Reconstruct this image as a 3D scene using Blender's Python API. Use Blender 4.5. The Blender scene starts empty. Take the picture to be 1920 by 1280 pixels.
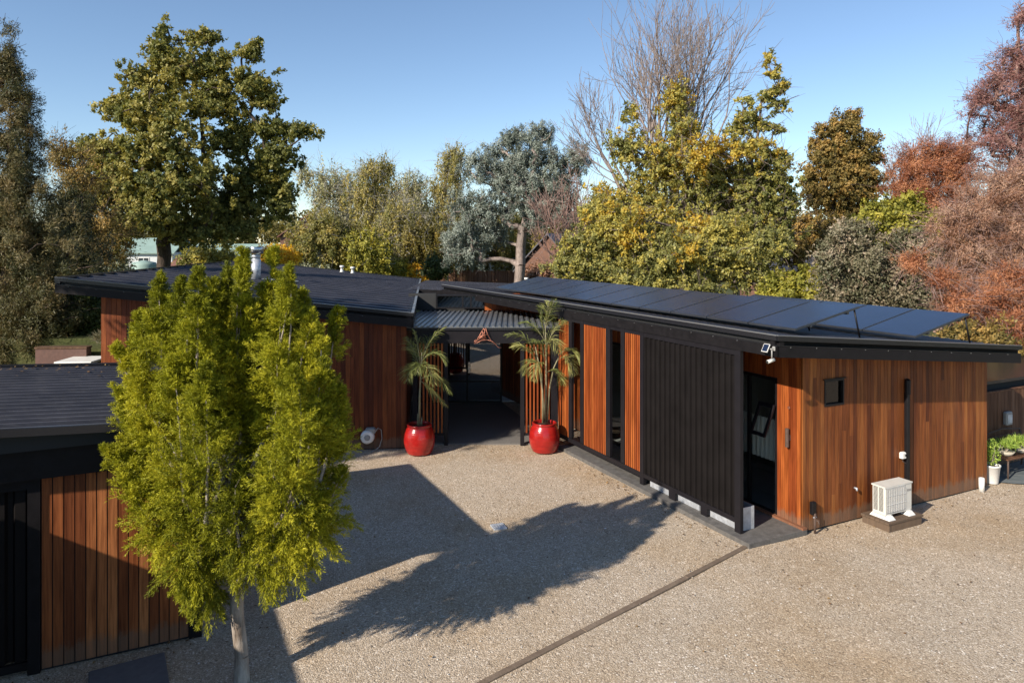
import bpy, math
import numpy as np
from mathutils import Vector
rng = np.random.default_rng(7)
SC = bpy.context.scene
COL = SC.collection
R = math.radians
PI = math.pi

# ------------------------------------------------------------------ camera, sky, sun, exposure
FPX, HZ, CH = 1341.0, 453.0, 5.3          # focal length and horizon row in photo pixels, eye height
cam_data = bpy.data.cameras.new('camera')
cam = bpy.data.objects.new('camera', cam_data); COL.objects.link(cam)
cam.location = (0, 0, CH); cam.rotation_euler = (R(90), 0, 0)
cam_data.sensor_width = 36.0
cam_data.lens = 36.0 * FPX / 1920.0
cam_data.shift_y = -(640.0 - HZ) / 1920.0
cam_data.clip_start = 0.1; cam_data.clip_end = 3000
SC.camera = cam
SUN_AZ, SUN_EL = 44.0, 30.5               # direction the light travels: degrees from +X towards +Y, and its height
w = bpy.data.worlds.new('World'); SC.world = w; w.use_nodes = True
nt = w.node_tree; nt.nodes.clear()
sky = nt.nodes.new('ShaderNodeTexSky'); sky.sky_type = 'NISHITA'; sky.sun_disc = False
sky.sun_elevation = R(SUN_EL)
sx, sy = -math.cos(R(SUN_AZ)), -math.sin(R(SUN_AZ))     # towards the sun
sky.sun_rotation = math.atan2(sx, sy)
sky.air_density = 1.0; sky.dust_density = 0.0; sky.ozone_density = 2.4; sky.altitude = 900
bg = nt.nodes.new('ShaderNodeBackground'); bg.inputs['Strength'].default_value = 0.108
wo = nt.nodes.new('ShaderNodeOutputWorld')
nt.links.new(sky.outputs[0], bg.inputs[0]); nt.links.new(bg.outputs[0], wo.inputs[0])
sd = bpy.data.lights.new('sun', 'SUN'); sd.energy = 4.8; sd.angle = R(0.6); sd.color = (1.0, 0.91, 0.79)
so = bpy.data.objects.new('sun', sd); COL.objects.link(so)
dirv = Vector((math.cos(R(SUN_AZ)) * math.cos(R(SUN_EL)), math.sin(R(SUN_AZ)) * math.cos(R(SUN_EL)), -math.sin(R(SUN_EL))))
so.rotation_euler = dirv.to_track_quat('-Z', 'Y').to_euler(); so.location = (-20, -20, 30)
SC.view_settings.view_transform = 'Standard'; SC.view_settings.look = 'None'
SC.view_settings.exposure = 0.58; SC.view_settings.gamma = 1.0
SC.render.engine = 'CYCLES'
SC.cycles.max_bounces = 6; SC.cycles.diffuse_bounces = 3; SC.cycles.glossy_bounces = 3
SC.cycles.transparent_max_bounces = 8; SC.cycles.transmission_bounces = 4
SC.render.resolution_x = 1024; SC.render.resolution_y = 682

# ------------------------------------------------------------------ naming helpers
def tag(o, label=None, cat=None, group=None, kind=None):
    if label: o['label'] = label
    if cat: o['category'] = cat
    if group: o['group'] = group
    if kind: o['kind'] = kind
    return o
def thing(name, loc, label, cat, group=None, rz=0.0):
    o = bpy.data.objects.new(name, None); COL.objects.link(o)
    o.location = loc; o.rotation_euler = (0, 0, rz); o.empty_display_size = 0.2
    return tag(o, label, cat, group)
def origin(parent):
    v = Vector((0, 0, 0))
    while parent is not None:
        v += Vector(parent.location); parent = parent.parent
    return v
def copy_tree(o, parent=None):
    c = o.copy(); COL.objects.link(c); c.parent = parent
    for ch in list(o.children): copy_tree(ch, c)
    return c

class Frame:                       # a ground frame: origin and two horizontal axes
    def __init__(s, o, a):
        s.o = np.array([o[0], o[1], o[2] if len(o) > 2 else 0.0], float)
        a = np.array(a, float); a /= np.linalg.norm(a)
        s.a = np.array([a[0], a[1], 0.0]); s.b = np.array([-a[1], a[0], 0.0])
    def p(s, a, b, z=0.0): return s.o + s.a * a + s.b * b + np.array([0, 0, z])
WORLD = Frame((0, 0, 0), (1, 0))
class FrameUV(Frame):              # same, but the second axis lies to the right of the first
    def __init__(s, o, a):
        super().__init__(o, a); s.b = -s.b
_u = np.array([-658.0, 1341.0]); _u /= np.linalg.norm(_u)
WF = FrameUV((4.597, 12.453), _u)                # wing: a = along the facade away from the camera, b = to the right
HF = Frame((-2.46, 17.80), (0.9934, 0.115))      # main house: a = to the right, b = away
def on_line(px, b, F=WF):          # a-coordinate on the line b=const of frame F where the photo column px falls
    k = (px - 960.0) / FPX
    q = F.p(0, b); return (k * q[1] - q[0]) / (F.a[0] - k * F.a[1])
def on_cross(px, a, F=WF):
    k = (px - 960.0) / FPX
    q = F.p(a, 0); return (k * q[1] - q[0]) / (F.b[0] - k * F.b[1])

class MB:
    def __init__(s): s.v = []; s.f = []; s.t = []; s.sm = []
    def add(s, vs, fs, tint=0.5, smooth=False):
        n = len(s.v); s.v.extend([tuple(map(float, x)) for x in vs])
        s.f.extend([tuple(i + n for i in f) for f in fs])
        s.t.extend([tint] * len(fs)); s.sm.extend([smooth] * len(fs)); return s
    def hexa(s, p, tint=0.5):      # p: 8 corners, bottom 4 then top 4, same winding
        fs = [(3, 2, 1, 0), (4, 5, 6, 7), (0, 1, 5, 4), (1, 2, 6, 5), (2, 3, 7, 6), (3, 0, 4, 7)]
        c = np.mean(np.array(p), 0); f0 = fs[2]
        q = [np.array(p[i]) for i in f0]; nrm = np.cross(q[1] - q[0], q[2] - q[0])
        if np.dot(nrm, np.mean(q, 0) - c) < 0: fs = [tuple(reversed(f)) for f in fs]
        return s.add(p, fs, tint)
    def box(s, F, a0, a1, b0, b1, z0, z1, tint=0.5):
        def zz(z, a, b): return z(a, b) if callable(z) else z
        cs = [(a0, b0), (a1, b0), (a1, b1), (a0, b1)]
        return s.hexa([F.p(a, b, zz(z0, a, b)) for a, b in cs] + [F.p(a, b, zz(z1, a, b)) for a, b in cs], tint)
    def bevbox(s, F, a0, a1, b0, b1, z0, z1, r=0.02, tint=0.5):   # box with chamfered vertical and top edges
        r = min(r, (a1 - a0) / 2.1, (b1 - b0) / 2.1, (z1 - z0) / 2.1)
        def ring(a0, a1, b0, b1, c, z):
            return [F.p(a0 + c, b0, z), F.p(a1 - c, b0, z), F.p(a1, b0 + c, z), F.p(a1, b1 - c, z),
                    F.p(a1 - c, b1, z), F.p(a0 + c, b1, z), F.p(a0, b1 - c, z), F.p(a0, b0 + c, z)]
        rs = [ring(a0, a1, b0, b1, r, z0), ring(a0, a1, b0, b1, r, z1 - r), ring(a0 + r, a1 - r, b0 + r, b1 - r, r * .3, z1)]
        v = [x for q in rs for x in q]; fs = [tuple(range(7, -1, -1)), tuple(range(16, 24))]
        for k in range(2):
            for i in range(8):
                j = (i + 1) % 8; fs.append((k * 8 + i, k * 8 + j, k * 8 + 8 + j, k * 8 + 8 + i))
        if np.dot(F.b[:2], [-F.a[1], F.a[0]]) < 0: fs = [tuple(reversed(f)) for f in fs]
        return s.add(v, fs, tint)
    def tube(s, pts, rad, n=6, tint=0.5, caps=True):
        pts = [np.array(p, float) for p in pts]
        if np.isscalar(rad): rad = [rad] * len(pts)
        v = []; ref = None
        for i, p in enumerate(pts):
            d = pts[min(i + 1, len(pts) - 1)] - pts[max(i - 1, 0)]; d = d / (np.linalg.norm(d) + 1e-9)
            if ref is None: ref = np.array([0, 0, 1.0]) if abs(d[2]) < .9 else np.array([1.0, 0, 0])
            x = np.cross(d, ref); x /= np.linalg.norm(x) + 1e-9; y = np.cross(d, x); ref = np.cross(x, d) * 1.0
            if np.linalg.norm(ref) < 1e-6: ref = np.array([0, 0, 1.0])
            for k in range(n):
                t = 2 * PI * k / n; v.append(p + (x * math.cos(t) + y * math.sin(t)) * rad[i])
        fs = []
        for i in range(len(pts) - 1):
            for k in range(n):
                k2 = (k + 1) % n; fs.append((i * n + k, (i + 1) * n + k, (i + 1) * n + k2, i * n + k2))
        s.add(v, fs, tint, True)
        if caps:
            m = len(s.v) - len(v)
            s.f.append(tuple(m + k for k in range(n))); s.t.append(tint); s.sm.append(False)
            s.f.append(tuple(m + (len(pts) - 1) * n + k for k in range(n - 1, -1, -1))); s.t.append(tint); s.sm.append(False)
        return s
    def lathe(s, c, prof, n=32, tint=0.5, smooth=True):
        v = []; fs = []
        for r, z in prof:
            for k in range(n):
                t = 2 * PI * k / n; v.append((c[0] + r * math.cos(t), c[1] + r * math.sin(t), c[2] + z))
        for i in range(len(prof) - 1):
            for k in range(n):
                k2 = (k + 1) % n; fs.append((i * n + k, i * n + k2, (i + 1) * n + k2, (i + 1) * n + k))
        return s.add(v, fs, tint, smooth)
    def build(s, name, mat, parent=None, label=None, loc=None):
        me = bpy.data.meshes.new(name)
        off = np.array(origin(parent)) if loc is None else np.array(loc)
        me.from_pydata([tuple(np.array(x) - off) for x in s.v], [], s.f)
        me.polygons.foreach_set('use_smooth', s.sm)
        at = me.attributes.new('tint', 'FLOAT', 'FACE'); at.data.foreach_set('value', s.t)
        me.materials.append(mat); me.update()
        o = bpy.data.objects.new(name, me); COL.objects.link(o)
        if parent: o.parent = parent
        elif loc is not None: o.location = loc
        if label: o['label'] = label
        return o
def np_mesh(name, V, Fq, mat, parent=None, tint=None, loc=None, tris=False):
    off = np.array(origin(parent)) if loc is None else np.array(loc)
    V = V - off
    me = bpy.data.meshes.new(name); k = Fq.shape[1]
    me.vertices.add(len(V)); me.vertices.foreach_set('co', V.astype(np.float32).ravel())
    me.loops.add(Fq.size); me.loops.foreach_set('vertex_index', Fq.astype(np.int32).ravel())
    me.polygons.add(len(Fq)); me.polygons.foreach_set('loop_start', np.arange(0, Fq.size, k, dtype=np.int32))
    me.update(calc_edges=True)
    if tint is not None:
        at = me.attributes.new('tint', 'FLOAT', 'FACE'); at.data.foreach_set('value', tint.astype(np.float32))
    me.materials.append(mat)
    o = bpy.data.objects.new(name, me); COL.objects.link(o)
    if parent: o.parent = parent
    elif loc is not None: o.location = loc
    return o

# ------------------------------------------------------------------ materials
class NT:
    def __init__(s, name):
        s.m = bpy.data.materials.new(name); s.m.use_nodes = True; s.t = s.m.node_tree; s.t.nodes.clear()
        s.out = s.n('ShaderNodeOutputMaterial')
    def n(s, ty, **k):
        x = s.t.nodes.new(ty)
        for a, b in k.items(): setattr(x, a, b)
        return x
    def l(s, a, b): s.t.links.new(a, b)
    def coord(s, scale=(1, 1, 1)):
        c = s.n('ShaderNodeTexCoord'); m = s.n('ShaderNodeMapping'); m.inputs['Scale'].default_value = scale
        s.l(c.outputs['Object'], m.inputs[0]); return m.outputs[0]
    def noise(s, vec, scale, detail=4, rough=.55):
        x = s.n('ShaderNodeTexNoise'); x.inputs['Scale'].default_value = scale; x.inputs['Detail'].default_value = detail
        x.inputs['Roughness'].default_value = rough; s.l(vec, x.inputs['Vector']); return x
    def ramp(s, fac, stops, interp='LINEAR'):
        r = s.n('ShaderNodeValToRGB'); e = r.color_ramp.elements; r.color_ramp.interpolation = interp
        while len(e) < len(stops): e.new(.5)
        for x, (p, c) in zip(e, stops): x.position = p; x.color = (*c, 1) if len(c) == 3 else c
        s.l(fac, r.inputs[0]); return r.outputs[0]
    def mix(s, fac, a, b, mode='MIX'):
        x = s.n('ShaderNodeMix', data_type='RGBA', blend_type=mode)
        for sock, val in ((x.inputs[0], fac), (x.inputs[6], a), (x.inputs[7], b)):
            if hasattr(val, 'is_output') or isinstance(val, bpy.types.NodeSocket): s.l(val, sock)
            elif isinstance(val, (int, float)): sock.default_value = val
            else: sock.default_value = (*val, 1)
        return x.outputs[2]
    def math(s, op, a, b=None):
        x = s.n('ShaderNodeMath', operation=op)
        for i, val in enumerate((a, b)):
            if val is None: continue
            if isinstance(val, bpy.types.NodeSocket): s.l(val, x.inputs[i])
            else: x.inputs[i].default_value = val
        return x.outputs[0]
    def tint(s):
        a = s.n('ShaderNodeAttribute', attribute_name='tint'); return a.outputs['Fac']
    def bsdf(s, color, rough=.6, metal=0.0, bump=None, bd=.01, spec=.5, coat=0):
        b = s.n('ShaderNodeBsdfPrincipled')
        if isinstance(color, bpy.types.NodeSocket): s.l(color, b.inputs['Base Color'])
        else: b.inputs['Base Color'].default_value = (*color, 1)
        if isinstance(rough, bpy.types.NodeSocket): s.l(rough, b.inputs['Roughness'])
        else: b.inputs['Roughness'].default_value = rough
        b.inputs['Metallic'].default_value = metal; b.inputs['Specular IOR Level'].default_value = spec
        b.inputs['Coat Weight'].default_value = coat
        if bump is not None:
            u = s.n('ShaderNodeBump'); u.inputs['Strength'].default_value = 1.0; u.inputs['Distance'].default_value = bd
            s.l(bump, u.inputs['Height']); s.l(u.outputs[0], b.inputs['Normal'])
        s.l(b.outputs[0], s.out.inputs[0]); return b

def m_plain(name, c, rough=.5, metal=0, var=.15, scale=6, spec=.5, bump=0.0):
    t = NT(name); v = t.coord(); n = t.noise(v, scale, 5, .65)
    dark = tuple(x * (1 - var) for x in c); lite = tuple(min(1, x * (1 + var)) for x in c)
    col = t.ramp(n.outputs[0], [(.3, dark), (.7, lite)])
    rr = t.math('ADD', t.math('MULTIPLY', n.outputs[0], .25), rough - .12)
    t.bsdf(col, rr, metal, n.outputs[0] if bump else None, bump, spec); return t.m
def m_wood(name, dark, mid, lite, rough=.42, weather=0.0):
    t = NT(name); tv = t.tint()
    c = t.n('ShaderNodeTexCoord'); comb = t.n('ShaderNodeCombineXYZ')
    t.l(t.math('MULTIPLY', tv, 37.0), comb.inputs[2])
    add = t.n('ShaderNodeVectorMath', operation='ADD'); t.l(c.outputs['Object'], add.inputs[0]); t.l(comb.outputs[0], add.inputs[1])
    m = t.n('ShaderNodeMapping'); m.inputs['Scale'].default_value = (42, 42, 1.6); t.l(add.outputs[0], m.inputs[0])
    g = t.noise(m.outputs[0], 1.0, 6, .65)
    m2 = t.n('ShaderNodeMapping'); m2.inputs['Scale'].default_value = (5, 5, .7); t.l(add.outputs[0], m2.inputs[0])
    g2 = t.noise(m2.outputs[0], 1.3, 3, .5)
    base = t.ramp(tv, [(0, dark), (.5, mid), (1, lite)])
    k = t.ramp(g.outputs[0], [(.30, (.50, .45, .42)), (.55, (1, 1, 1)), (.78, (1.22, 1.2, 1.15))])
    k2 = t.ramp(g2.outputs[0], [(.3, (.66, .60, .58)), (.65, (1.15, 1.15, 1.15))])
    col = t.mix(1.0, t.mix(1.0, t.mix(1.0, base, k, 'MULTIPLY'), k2, 'MULTIPLY'), (.86, .86, .86), 'MULTIPLY')
    if weather:
        big = t.noise(t.coord((1, 1, .6)), .9, 4, .6)
        col = t.mix(t.ramp(big.outputs[0], [(.5, (0, 0, 0)), (.75, (weather,) * 3)]), col, (.30, .20, .13))
    rr = t.math('ADD', t.math('MULTIPLY', g.outputs[0], .3), rough - .1)
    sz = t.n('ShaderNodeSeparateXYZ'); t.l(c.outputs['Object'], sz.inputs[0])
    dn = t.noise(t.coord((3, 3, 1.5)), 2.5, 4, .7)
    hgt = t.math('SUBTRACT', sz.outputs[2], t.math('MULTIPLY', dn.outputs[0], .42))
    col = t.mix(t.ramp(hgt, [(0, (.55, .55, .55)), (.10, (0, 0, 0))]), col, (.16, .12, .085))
    t.bsdf(col, rr, 0, g.outputs[0], .004, .22); return t.m
def m_leaf(name, c0, c1, c2, trans=.3, rough=.55, spec=.35, c3=None):
    t = NT(name); tv = t.tint()
    kk = 1.0 if name.startswith('yellow_green') else 1.3 if name.startswith(('blue', 'faded', 'rust', 'mauve', 'bright', 'dark', 'lime')) else 1.7
    c0, c1, c2 = [tuple(x * kk for x in c_) for c_ in (c0, c1, c2)]
    st = [(0, c0), (.5, c1), (.85, c2)] + ([(1, c3)] if c3 else [])
    n = t.noise(t.coord(), .55, 3, .5)
    f = t.math('ADD', tv, t.math('MULTIPLY', t.math('SUBTRACT', n.outputs[0], .5), .55))
    col = t.ramp(f, st)
    b = t.bsdf(col, rough, 0, None, 0, spec)
    tr = t.n('ShaderNodeBsdfTranslucent'); t.l(t.mix(1.0, col, (1.25, 1.2, .7), 'MULTIPLY'), tr.inputs[0])
    mx = t.n('ShaderNodeMixShader'); mx.inputs[0].default_value = trans
    t.l(b.outputs[0], mx.inputs[1]); t.l(tr.outputs[0], mx.inputs[2]); t.l(mx.outputs[0], t.out.inputs[0]); return t.m
def m_glass(name, tintc=(.30, .33, .33), refl=1.0, ior=1.65):
    t = NT(name); g = t.n('ShaderNodeBsdfGlossy'); g.inputs['Roughness'].default_value = .015; g.inputs[0].default_value = (.9 * refl,) * 3 + (1,)
    tr = t.n('ShaderNodeBsdfTransparent'); tr.inputs[0].default_value = (*tintc, 1)
    fr = t.n('ShaderNodeFresnel'); fr.inputs[0].default_value = ior
    gm = t.n('ShaderNodeNewGeometry'); k = t.math('MINIMUM', t.math('ADD', t.math('MULTIPLY', fr.outputs[0], 1.6), .02), 1.0)
    k = t.math('MULTIPLY', k, t.math('SUBTRACT', 1.0, gm.outputs['Backfacing']))
    mx = t.n('ShaderNodeMixShader'); t.l(k, mx.inputs[0]); t.l(tr.outputs[0], mx.inputs[1]); t.l(g.outputs[0], mx.inputs[2])
    t.l(mx.outputs[0], t.out.inputs[0]); return t.m
def m_gravel():
    t = NT('gravel'); c = t.coord()
    wv = t.n('ShaderNodeVectorMath', operation='MULTIPLY_ADD')
    nz = t.noise(c, 30, 2); t.l(nz.outputs['Color'], wv.inputs[0]); wv.inputs[1].default_value = (.02, .02, .02); t.l(c, wv.inputs[2])
    v1 = t.n('ShaderNodeTexVoronoi'); v1.inputs['Scale'].default_value = 50; t.l(wv.outputs[0], v1.inputs['Vector'])
    v2 = t.n('ShaderNodeTexVoronoi'); v2.inputs['Scale'].default_value = 95; t.l(wv.outputs[0], v2.inputs['Vector'])
    sep = t.n('ShaderNodeSeparateColor'); t.l(v1.outputs['Color'], sep.inputs[0])
    sep2 = t.n('ShaderNodeSeparateColor'); t.l(v2.outputs['Color'], sep2.inputs[0])
    stone = t.ramp(sep.outputs[0], [(0, (.20, .165, .13)), (.22, (.32, .265, .205)), (.5, (.44, .365, .28)), (.8, (.54, .46, .37)), (.93, (.66, .59, .50)), (1, (.82, .78, .72))])
    stone2 = t.ramp(sep2.outputs[1], [(0, (.23, .19, .145)), (.35, (.36, .295, .22)), (.75, (.50, .42, .33)), (1, (.72, .66, .57))])
    col = t.mix(t.ramp(t.noise(c, 9, 3).outputs[0], [(.4, (0, 0, 0)), (.6, (1, 1, 1))]), stone, stone2)
    big = t.noise(c, .35, 5, .6)        # trodden, dirtier and yellower patches
    col = t.mix(t.ramp(big.outputs[0], [(.44, (0, 0, 0)), (.66, (.75, .75, .75))]), col, t.mix(1.0, col, (.86, .76, .62), 'MULTIPLY'))
    med = t.noise(c, 2.3, 5, .7)
    col = t.mix(t.ramp(med.outputs[0], [(.56, (0, 0, 0)), (.78, (.6, .6, .6))]), col, t.mix(1.0, col, (.62, .56, .48), 'MULTIPLY'))
    fine = t.noise(c, .9, 3, .6)
    col = t.mix(t.ramp(fine.outputs[0], [(.3, (.35, .35, .35)), (.5, (0, 0, 0))]), col, t.mix(1.0, col, (1.22, 1.2, 1.18), 'MULTIPLY'))
    col = t.mix(1.0, col, (1.04, 1.0, .94), 'MULTIPLY')
    h = t.math('ADD', t.math('MULTIPLY', v1.outputs['Distance'], -1.0), t.math('MULTIPLY', v2.outputs['Distance'], -.5))
    h = t.math('ADD', h, t.math('MULTIPLY', med.outputs[0], 1.5))
    t.bsdf(col, .9, 0, h, .008, .2); return t.m
def m_bark(name, a, b, sc=3.0):
    t = NT(name); n = t.noise(t.coord((4, 4, 1)), sc, 6, .7)
    n2 = t.noise(t.coord((1, 1, .5)), 2.0, 3)
    f = t.math('ADD', t.math('MULTIPLY', n.outputs[0], .6), t.math('MULTIPLY', n2.outputs[0], .4))
    t.bsdf(t.ramp(f, [(.38, a), (.6, b)]), .85, 0, n.outputs[0], .03, .2); return t.m
def m_solar():
    t = NT('solar_cells'); c = t.coord((1, 1, 1))
    sp = t.n('ShaderNodeSeparateXYZ'); t.l(c, sp.inputs[0])
    def lines(o, per, wd):
        m = t.math('FRACT', t.math('MULTIPLY', o, 1 / per)); return t.math('LESS_THAN', m, wd)
    g = t.math('MAXIMUM', lines(sp.outputs[0], .158, .035), lines(sp.outputs[1], .158, .035))
    n = t.noise(c, 2.2, 3)
    col = t.mix(g, t.ramp(n.outputs[0], [(.3, (.008, .014, .036)), (.7, (.013, .022, .055))]), (.030, .035, .05))
    t.bsdf(col, t.math('ADD', t.math('MULTIPLY', n.outputs[0], .08), .20), 0, None, 0, .7, 0); return t.m
def m_pot():
    t = NT('red_glaze'); n = t.noise(t.coord((1, 1, 3)), 4, 4)
    t.bsdf(t.ramp(n.outputs[0], [(.3, (.24, .007, .006)), (.7, (.38, .014, .010))]), .24, 0, n.outputs[0], .006, .5, .25); return t.m
def m_grass():
    t = NT('grass'); c = t.coord(); n = t.noise(c, .25, 5); n2 = t.noise(c, 6, 4)
    col = t.mix(n2.outputs[0], t.ramp(n.outputs[0], [(.3, (.06, .075, .02)), (.7, (.12, .11, .045))]), (.05, .06, .018)); t.bsdf(col, .9, 0, n2.outputs[0], .05, .2); return t.m
def m_slate():
    t = NT('slate'); b = t.n('ShaderNodeTexBrick'); t.l(t.coord(), b.inputs['Vector'])
    b.inputs['Scale'].default_value = 1.0; b.inputs['Brick Width'].default_value = .9; b.inputs['Row Height'].default_value = .45
    b.inputs['Mortar Size'].default_value = .008; b.inputs['Color1'].default_value = (.11, .13, .135, 1); b.inputs['Color2'].default_value = (.15, .17, .17, 1)
    b.inputs['Mortar'].default_value = (.30, .28, .25, 1)
    n = t.noise(t.coord(), 5, 5); t.bsdf(t.mix(.35, b.outputs[0], t.ramp(n.outputs[0], [(.3, (.08, .09, .09)), (.7, (.20, .21, .2))])), .6, 0, n.outputs[0], .01); return t.m

M = {}
M['black'] = m_plain('black_steel', (.009, .008, .009), .45, 0, .2, 3, .25)
M['blackp'] = m_plain('black_painted_timber', (.010, .0085, .0092), .55, 0, .3, 7, .18, .002)
t_ = NT('roof_steel'); n_ = t_.noise(t_.coord(), 1.1, 5, .65); n2_ = t_.noise(t_.coord((.6, 3, 3)), 3.0, 5, .7)
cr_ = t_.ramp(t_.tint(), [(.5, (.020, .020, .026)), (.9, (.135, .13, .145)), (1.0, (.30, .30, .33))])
cr_ = t_.mix(t_.ramp(n2_.outputs[0], [(.50, (0, 0, 0)), (.80, (.35, .35, .35))]), cr_, (.085, .08, .075))
t_.bsdf(t_.mix(1.0, cr_, t_.ramp(n_.outputs[0], [(.3, (.7, .7, .7)), (.7, (1.2, 1.2, 1.2))]), 'MULTIPLY'), t_.math('ADD', t_.math('MULTIPLY', n_.outputs[0], .25), .28), 0, None, 0, .5); M['roof'] = t_.m
t_ = NT('flashing'); t_.bsdf(t_.ramp(t_.tint(), [(.5, (.014, .014, .017)), (.95, (.5, .5, .5))]), .27, 0, None, 0, .5); M['flash'] = t_.m
M['screen'] = m_plain('screen_steel', (.0095, .0078, .0075), .58, 0, .2, 2.5, .14)
M['frame'] = m_plain('frame_steel', (.012, .0105, .0125), .48, 0, .15, 4, .2)
M['wood_end'] = m_wood('cedar_end', (.135, .038, .013), (.26, .080, .022), (.38, .14, .036), .45, .10)
M['wood_red'] = m_wood('cedar_red', (.19, .042, .013), (.34, .078, .019), (.48, .14, .032), .45)
M['wood_gar'] = m_wood('cedar_garage', (.16, .045, .016), (.40, .125, .038), (.62, .25, .09), .5)
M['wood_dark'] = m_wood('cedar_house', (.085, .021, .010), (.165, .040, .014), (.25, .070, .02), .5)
M['wood_fence'] = m_wood('fence_wood', (.10, .05, .03), (.18, .09, .05), (.27, .15, .09), .7)
M['wood_grey'] = m_wood('grey_timber', (.19, .145, .105), (.28, .215, .16), (.36, .28, .21), .85)
M['wood_brown'] = m_wood('pallet_timber', (.09, .055, .035), (.15, .09, .055), (.22, .14, .08), .8)
M['gravel'] = m_gravel()
M['grass'] = m_grass()
M['slate'] = m_slate()
M['conc'] = m_plain('dark_concrete', (.115, .108, .10), .85, 0, .28, 9, .25, .004)
M['conc_dark'] = m_plain('exposed_aggregate', (.16, .148, .135), .85, 0, .4, 60, .25, .003)
M['paver'] = m_plain('grey_paver', (.13, .125, .125), .85, 0, .15, 12, .3, .003)
M['glass'] = m_glass('window_glass', (.86, .88, .87))
M['glassd'] = m_glass('dark_glass', (.12, .13, .13), .8, 1.35)
M['glassr'] = m_glass('reflective_glass', (.35, .38, .38), 1.0, 2.6)
M['glass2'] = m_glass('door_glass', (.25, .28, .28))
M['galv'] = m_plain('galvanised', (.52, .54, .57), .42, .45, .25, 9)
M['steel'] = m_plain('stainless', (.55, .55, .55), .25, 1.0, .15, 10)
M['white'] = m_plain('white_plastic', (.74, .72, .67), .45, 0, .05, 5)
M['whitem'] = m_plain('cream_enamel', (.62, .60, .54), .4, 0, .06, 5)
M['grille'] = m_plain('grey_grille', (.30, .29, .27), .5, 0, .1, 9)
M['dark'] = m_plain('dark_interior', (.020, .020, .020), .8, 0, .2, 3)
M['canopy'] = m_plain('canopy_steel', (.16, .165, .17), .32, .3, .3, 3, .5)
M['hall'] = m_plain('hall_plaster', (.55, .57, .56), .8, 0, .08, 3)
M['room'] = m_plain('room_plaster', (.30, .31, .30), .8, 0, .08, 3)
M['curtain'] = m_plain('curtain', (.68, .70, .66), .9, 0, .1, 3)
M['pot'] = m_pot()
M['soil'] = m_plain('soil', (.035, .024, .017), .95, 0, .4, 30, .2, .01)
M['copper'] = m_plain('copper', (.42, .17, .11), .45, .7, .2, 10)
M['rust'] = m_plain('rusty_iron', (.10, .065, .05), .8, .2, .3, 30)
M['solar'] = m_solar()
M['alu'] = m_plain('dark_aluminium', (.08, .085, .095), .35, .6, .1, 5)
M['terra'] = m_plain('brown_block', (.12, .065, .05), .85, 0, .2, 12)
M['roofgreen'] = m_plain('green_roof', (.26, .36, .31), .6, 0, .12, 1)
M['roofred'] = m_plain('red_roof', (.20, .09, .06), .8, 0, .2, 2)
M['roofgrey'] = m_plain('grey_roof', (.085, .085, .10), .6, 0, .2, 2)
M['wallwhite'] = m_plain('far_white_wall', (.62, .63, .62), .8, 0, .05, 1)
M['wallbrown'] = m_plain('far_brown_wall', (.17, .085, .055), .8, 0, .2, 3)
M['window_dark'] = m_plain('far_window', (.03, .035, .04), .2, 0, .1, 3)
M['cream'] = m_plain('far_cream_wall', (.45, .40, .31), .8, 0, .1, 1)
M['b_light'] = m_bark('pale_bark', (.16, .12, .09), (.50, .44, .37), 2.2)
M['b_grey'] = m_bark('grey_bark', (.09, .07, .055), (.24, .19, .16))
M['b_dark'] = m_bark('dark_bark', (.035, .026, .02), (.11, .08, .06))
M['b_birch'] = m_bark('birch_bark', (.20, .18, .15), (.55, .52, .46))
M['b_euc'] = m_bark('eucalypt_bark', (.13, .10, .09), (.36, .29, .25))
M['twig'] = m_bark('bare_twigs', (.17, .13, .115), (.34, .28, .25))
M['twig_red'] = m_bark('red_twigs', (.20, .11, .085), (.38, .26, .22))
M['l_front'] = m_leaf('yellow_green_fronds', (.095, .112, .008), (.295, .292, .012), (.50, .455, .028), .17, .6, .25)
M['l_maple'] = m_leaf('olive_leaves', (.042, .052, .014), (.125, .125, .032), (.235, .20, .055), .34)
M['l_con'] = m_leaf('dull_conifer_leaves', (.032, .036, .012), (.072, .064, .023), (.135, .10, .04), .15)
M['l_birch'] = m_leaf('birch_leaves', (.085, .088, .024), (.185, .165, .05), (.29, .23, .07), .34)
M['l_birchg'] = m_leaf('greyer_birch_leaves', (.11, .115, .06), (.20, .19, .095), (.29, .26, .12), .3)
M['l_will'] = m_leaf('olive_willow_leaves', (.05, .045, .012), (.12, .10, .022), (.20, .15, .035), .3)
M['l_euc'] = m_leaf('blue_grey_leaves', (.075, .09, .07), (.165, .19, .155), (.26, .285, .24), .12, .6, .4)
M['l_yg'] = m_leaf('yellowing_leaves', (.10, .105, .03), (.215, .20, .055), (.34, .26, .045), .34, .55, .35, (.50, .31, .03))
M['l_green'] = m_leaf('bright_green_leaves', (.095, .10, .03), (.225, .22, .07), (.38, .32, .07), .33)
M['l_yellow'] = m_leaf('golden_leaves', (.22, .17, .015), (.42, .29, .018), (.55, .33, .02), .32)
M['l_lime'] = m_leaf('lime_leaves', (.12, .125, .02), (.27, .25, .04), (.38, .32, .05), .32)
M['l_brown'] = m_leaf('browning_leaves', (.06, .052, .014), (.165, .118, .034), (.27, .17, .05), .3)
M['l_rust'] = m_leaf('rust_needles', (.16, .052, .025), (.30, .115, .055), (.42, .195, .095), .25)
M['l_pink'] = m_leaf('faded_pink_needles', (.17, .075, .04), (.29, .155, .095), (.38, .25, .175), .2)
M['l_mauve'] = m_leaf('mauve_needles', (.12, .05, .045), (.22, .10, .085), (.30, .165, .145), .2)
M['l_greybrown'] = m_leaf('grey_brown_leaves', (.055, .058, .028), (.12, .108, .065), (.20, .155, .105), .2)
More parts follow.
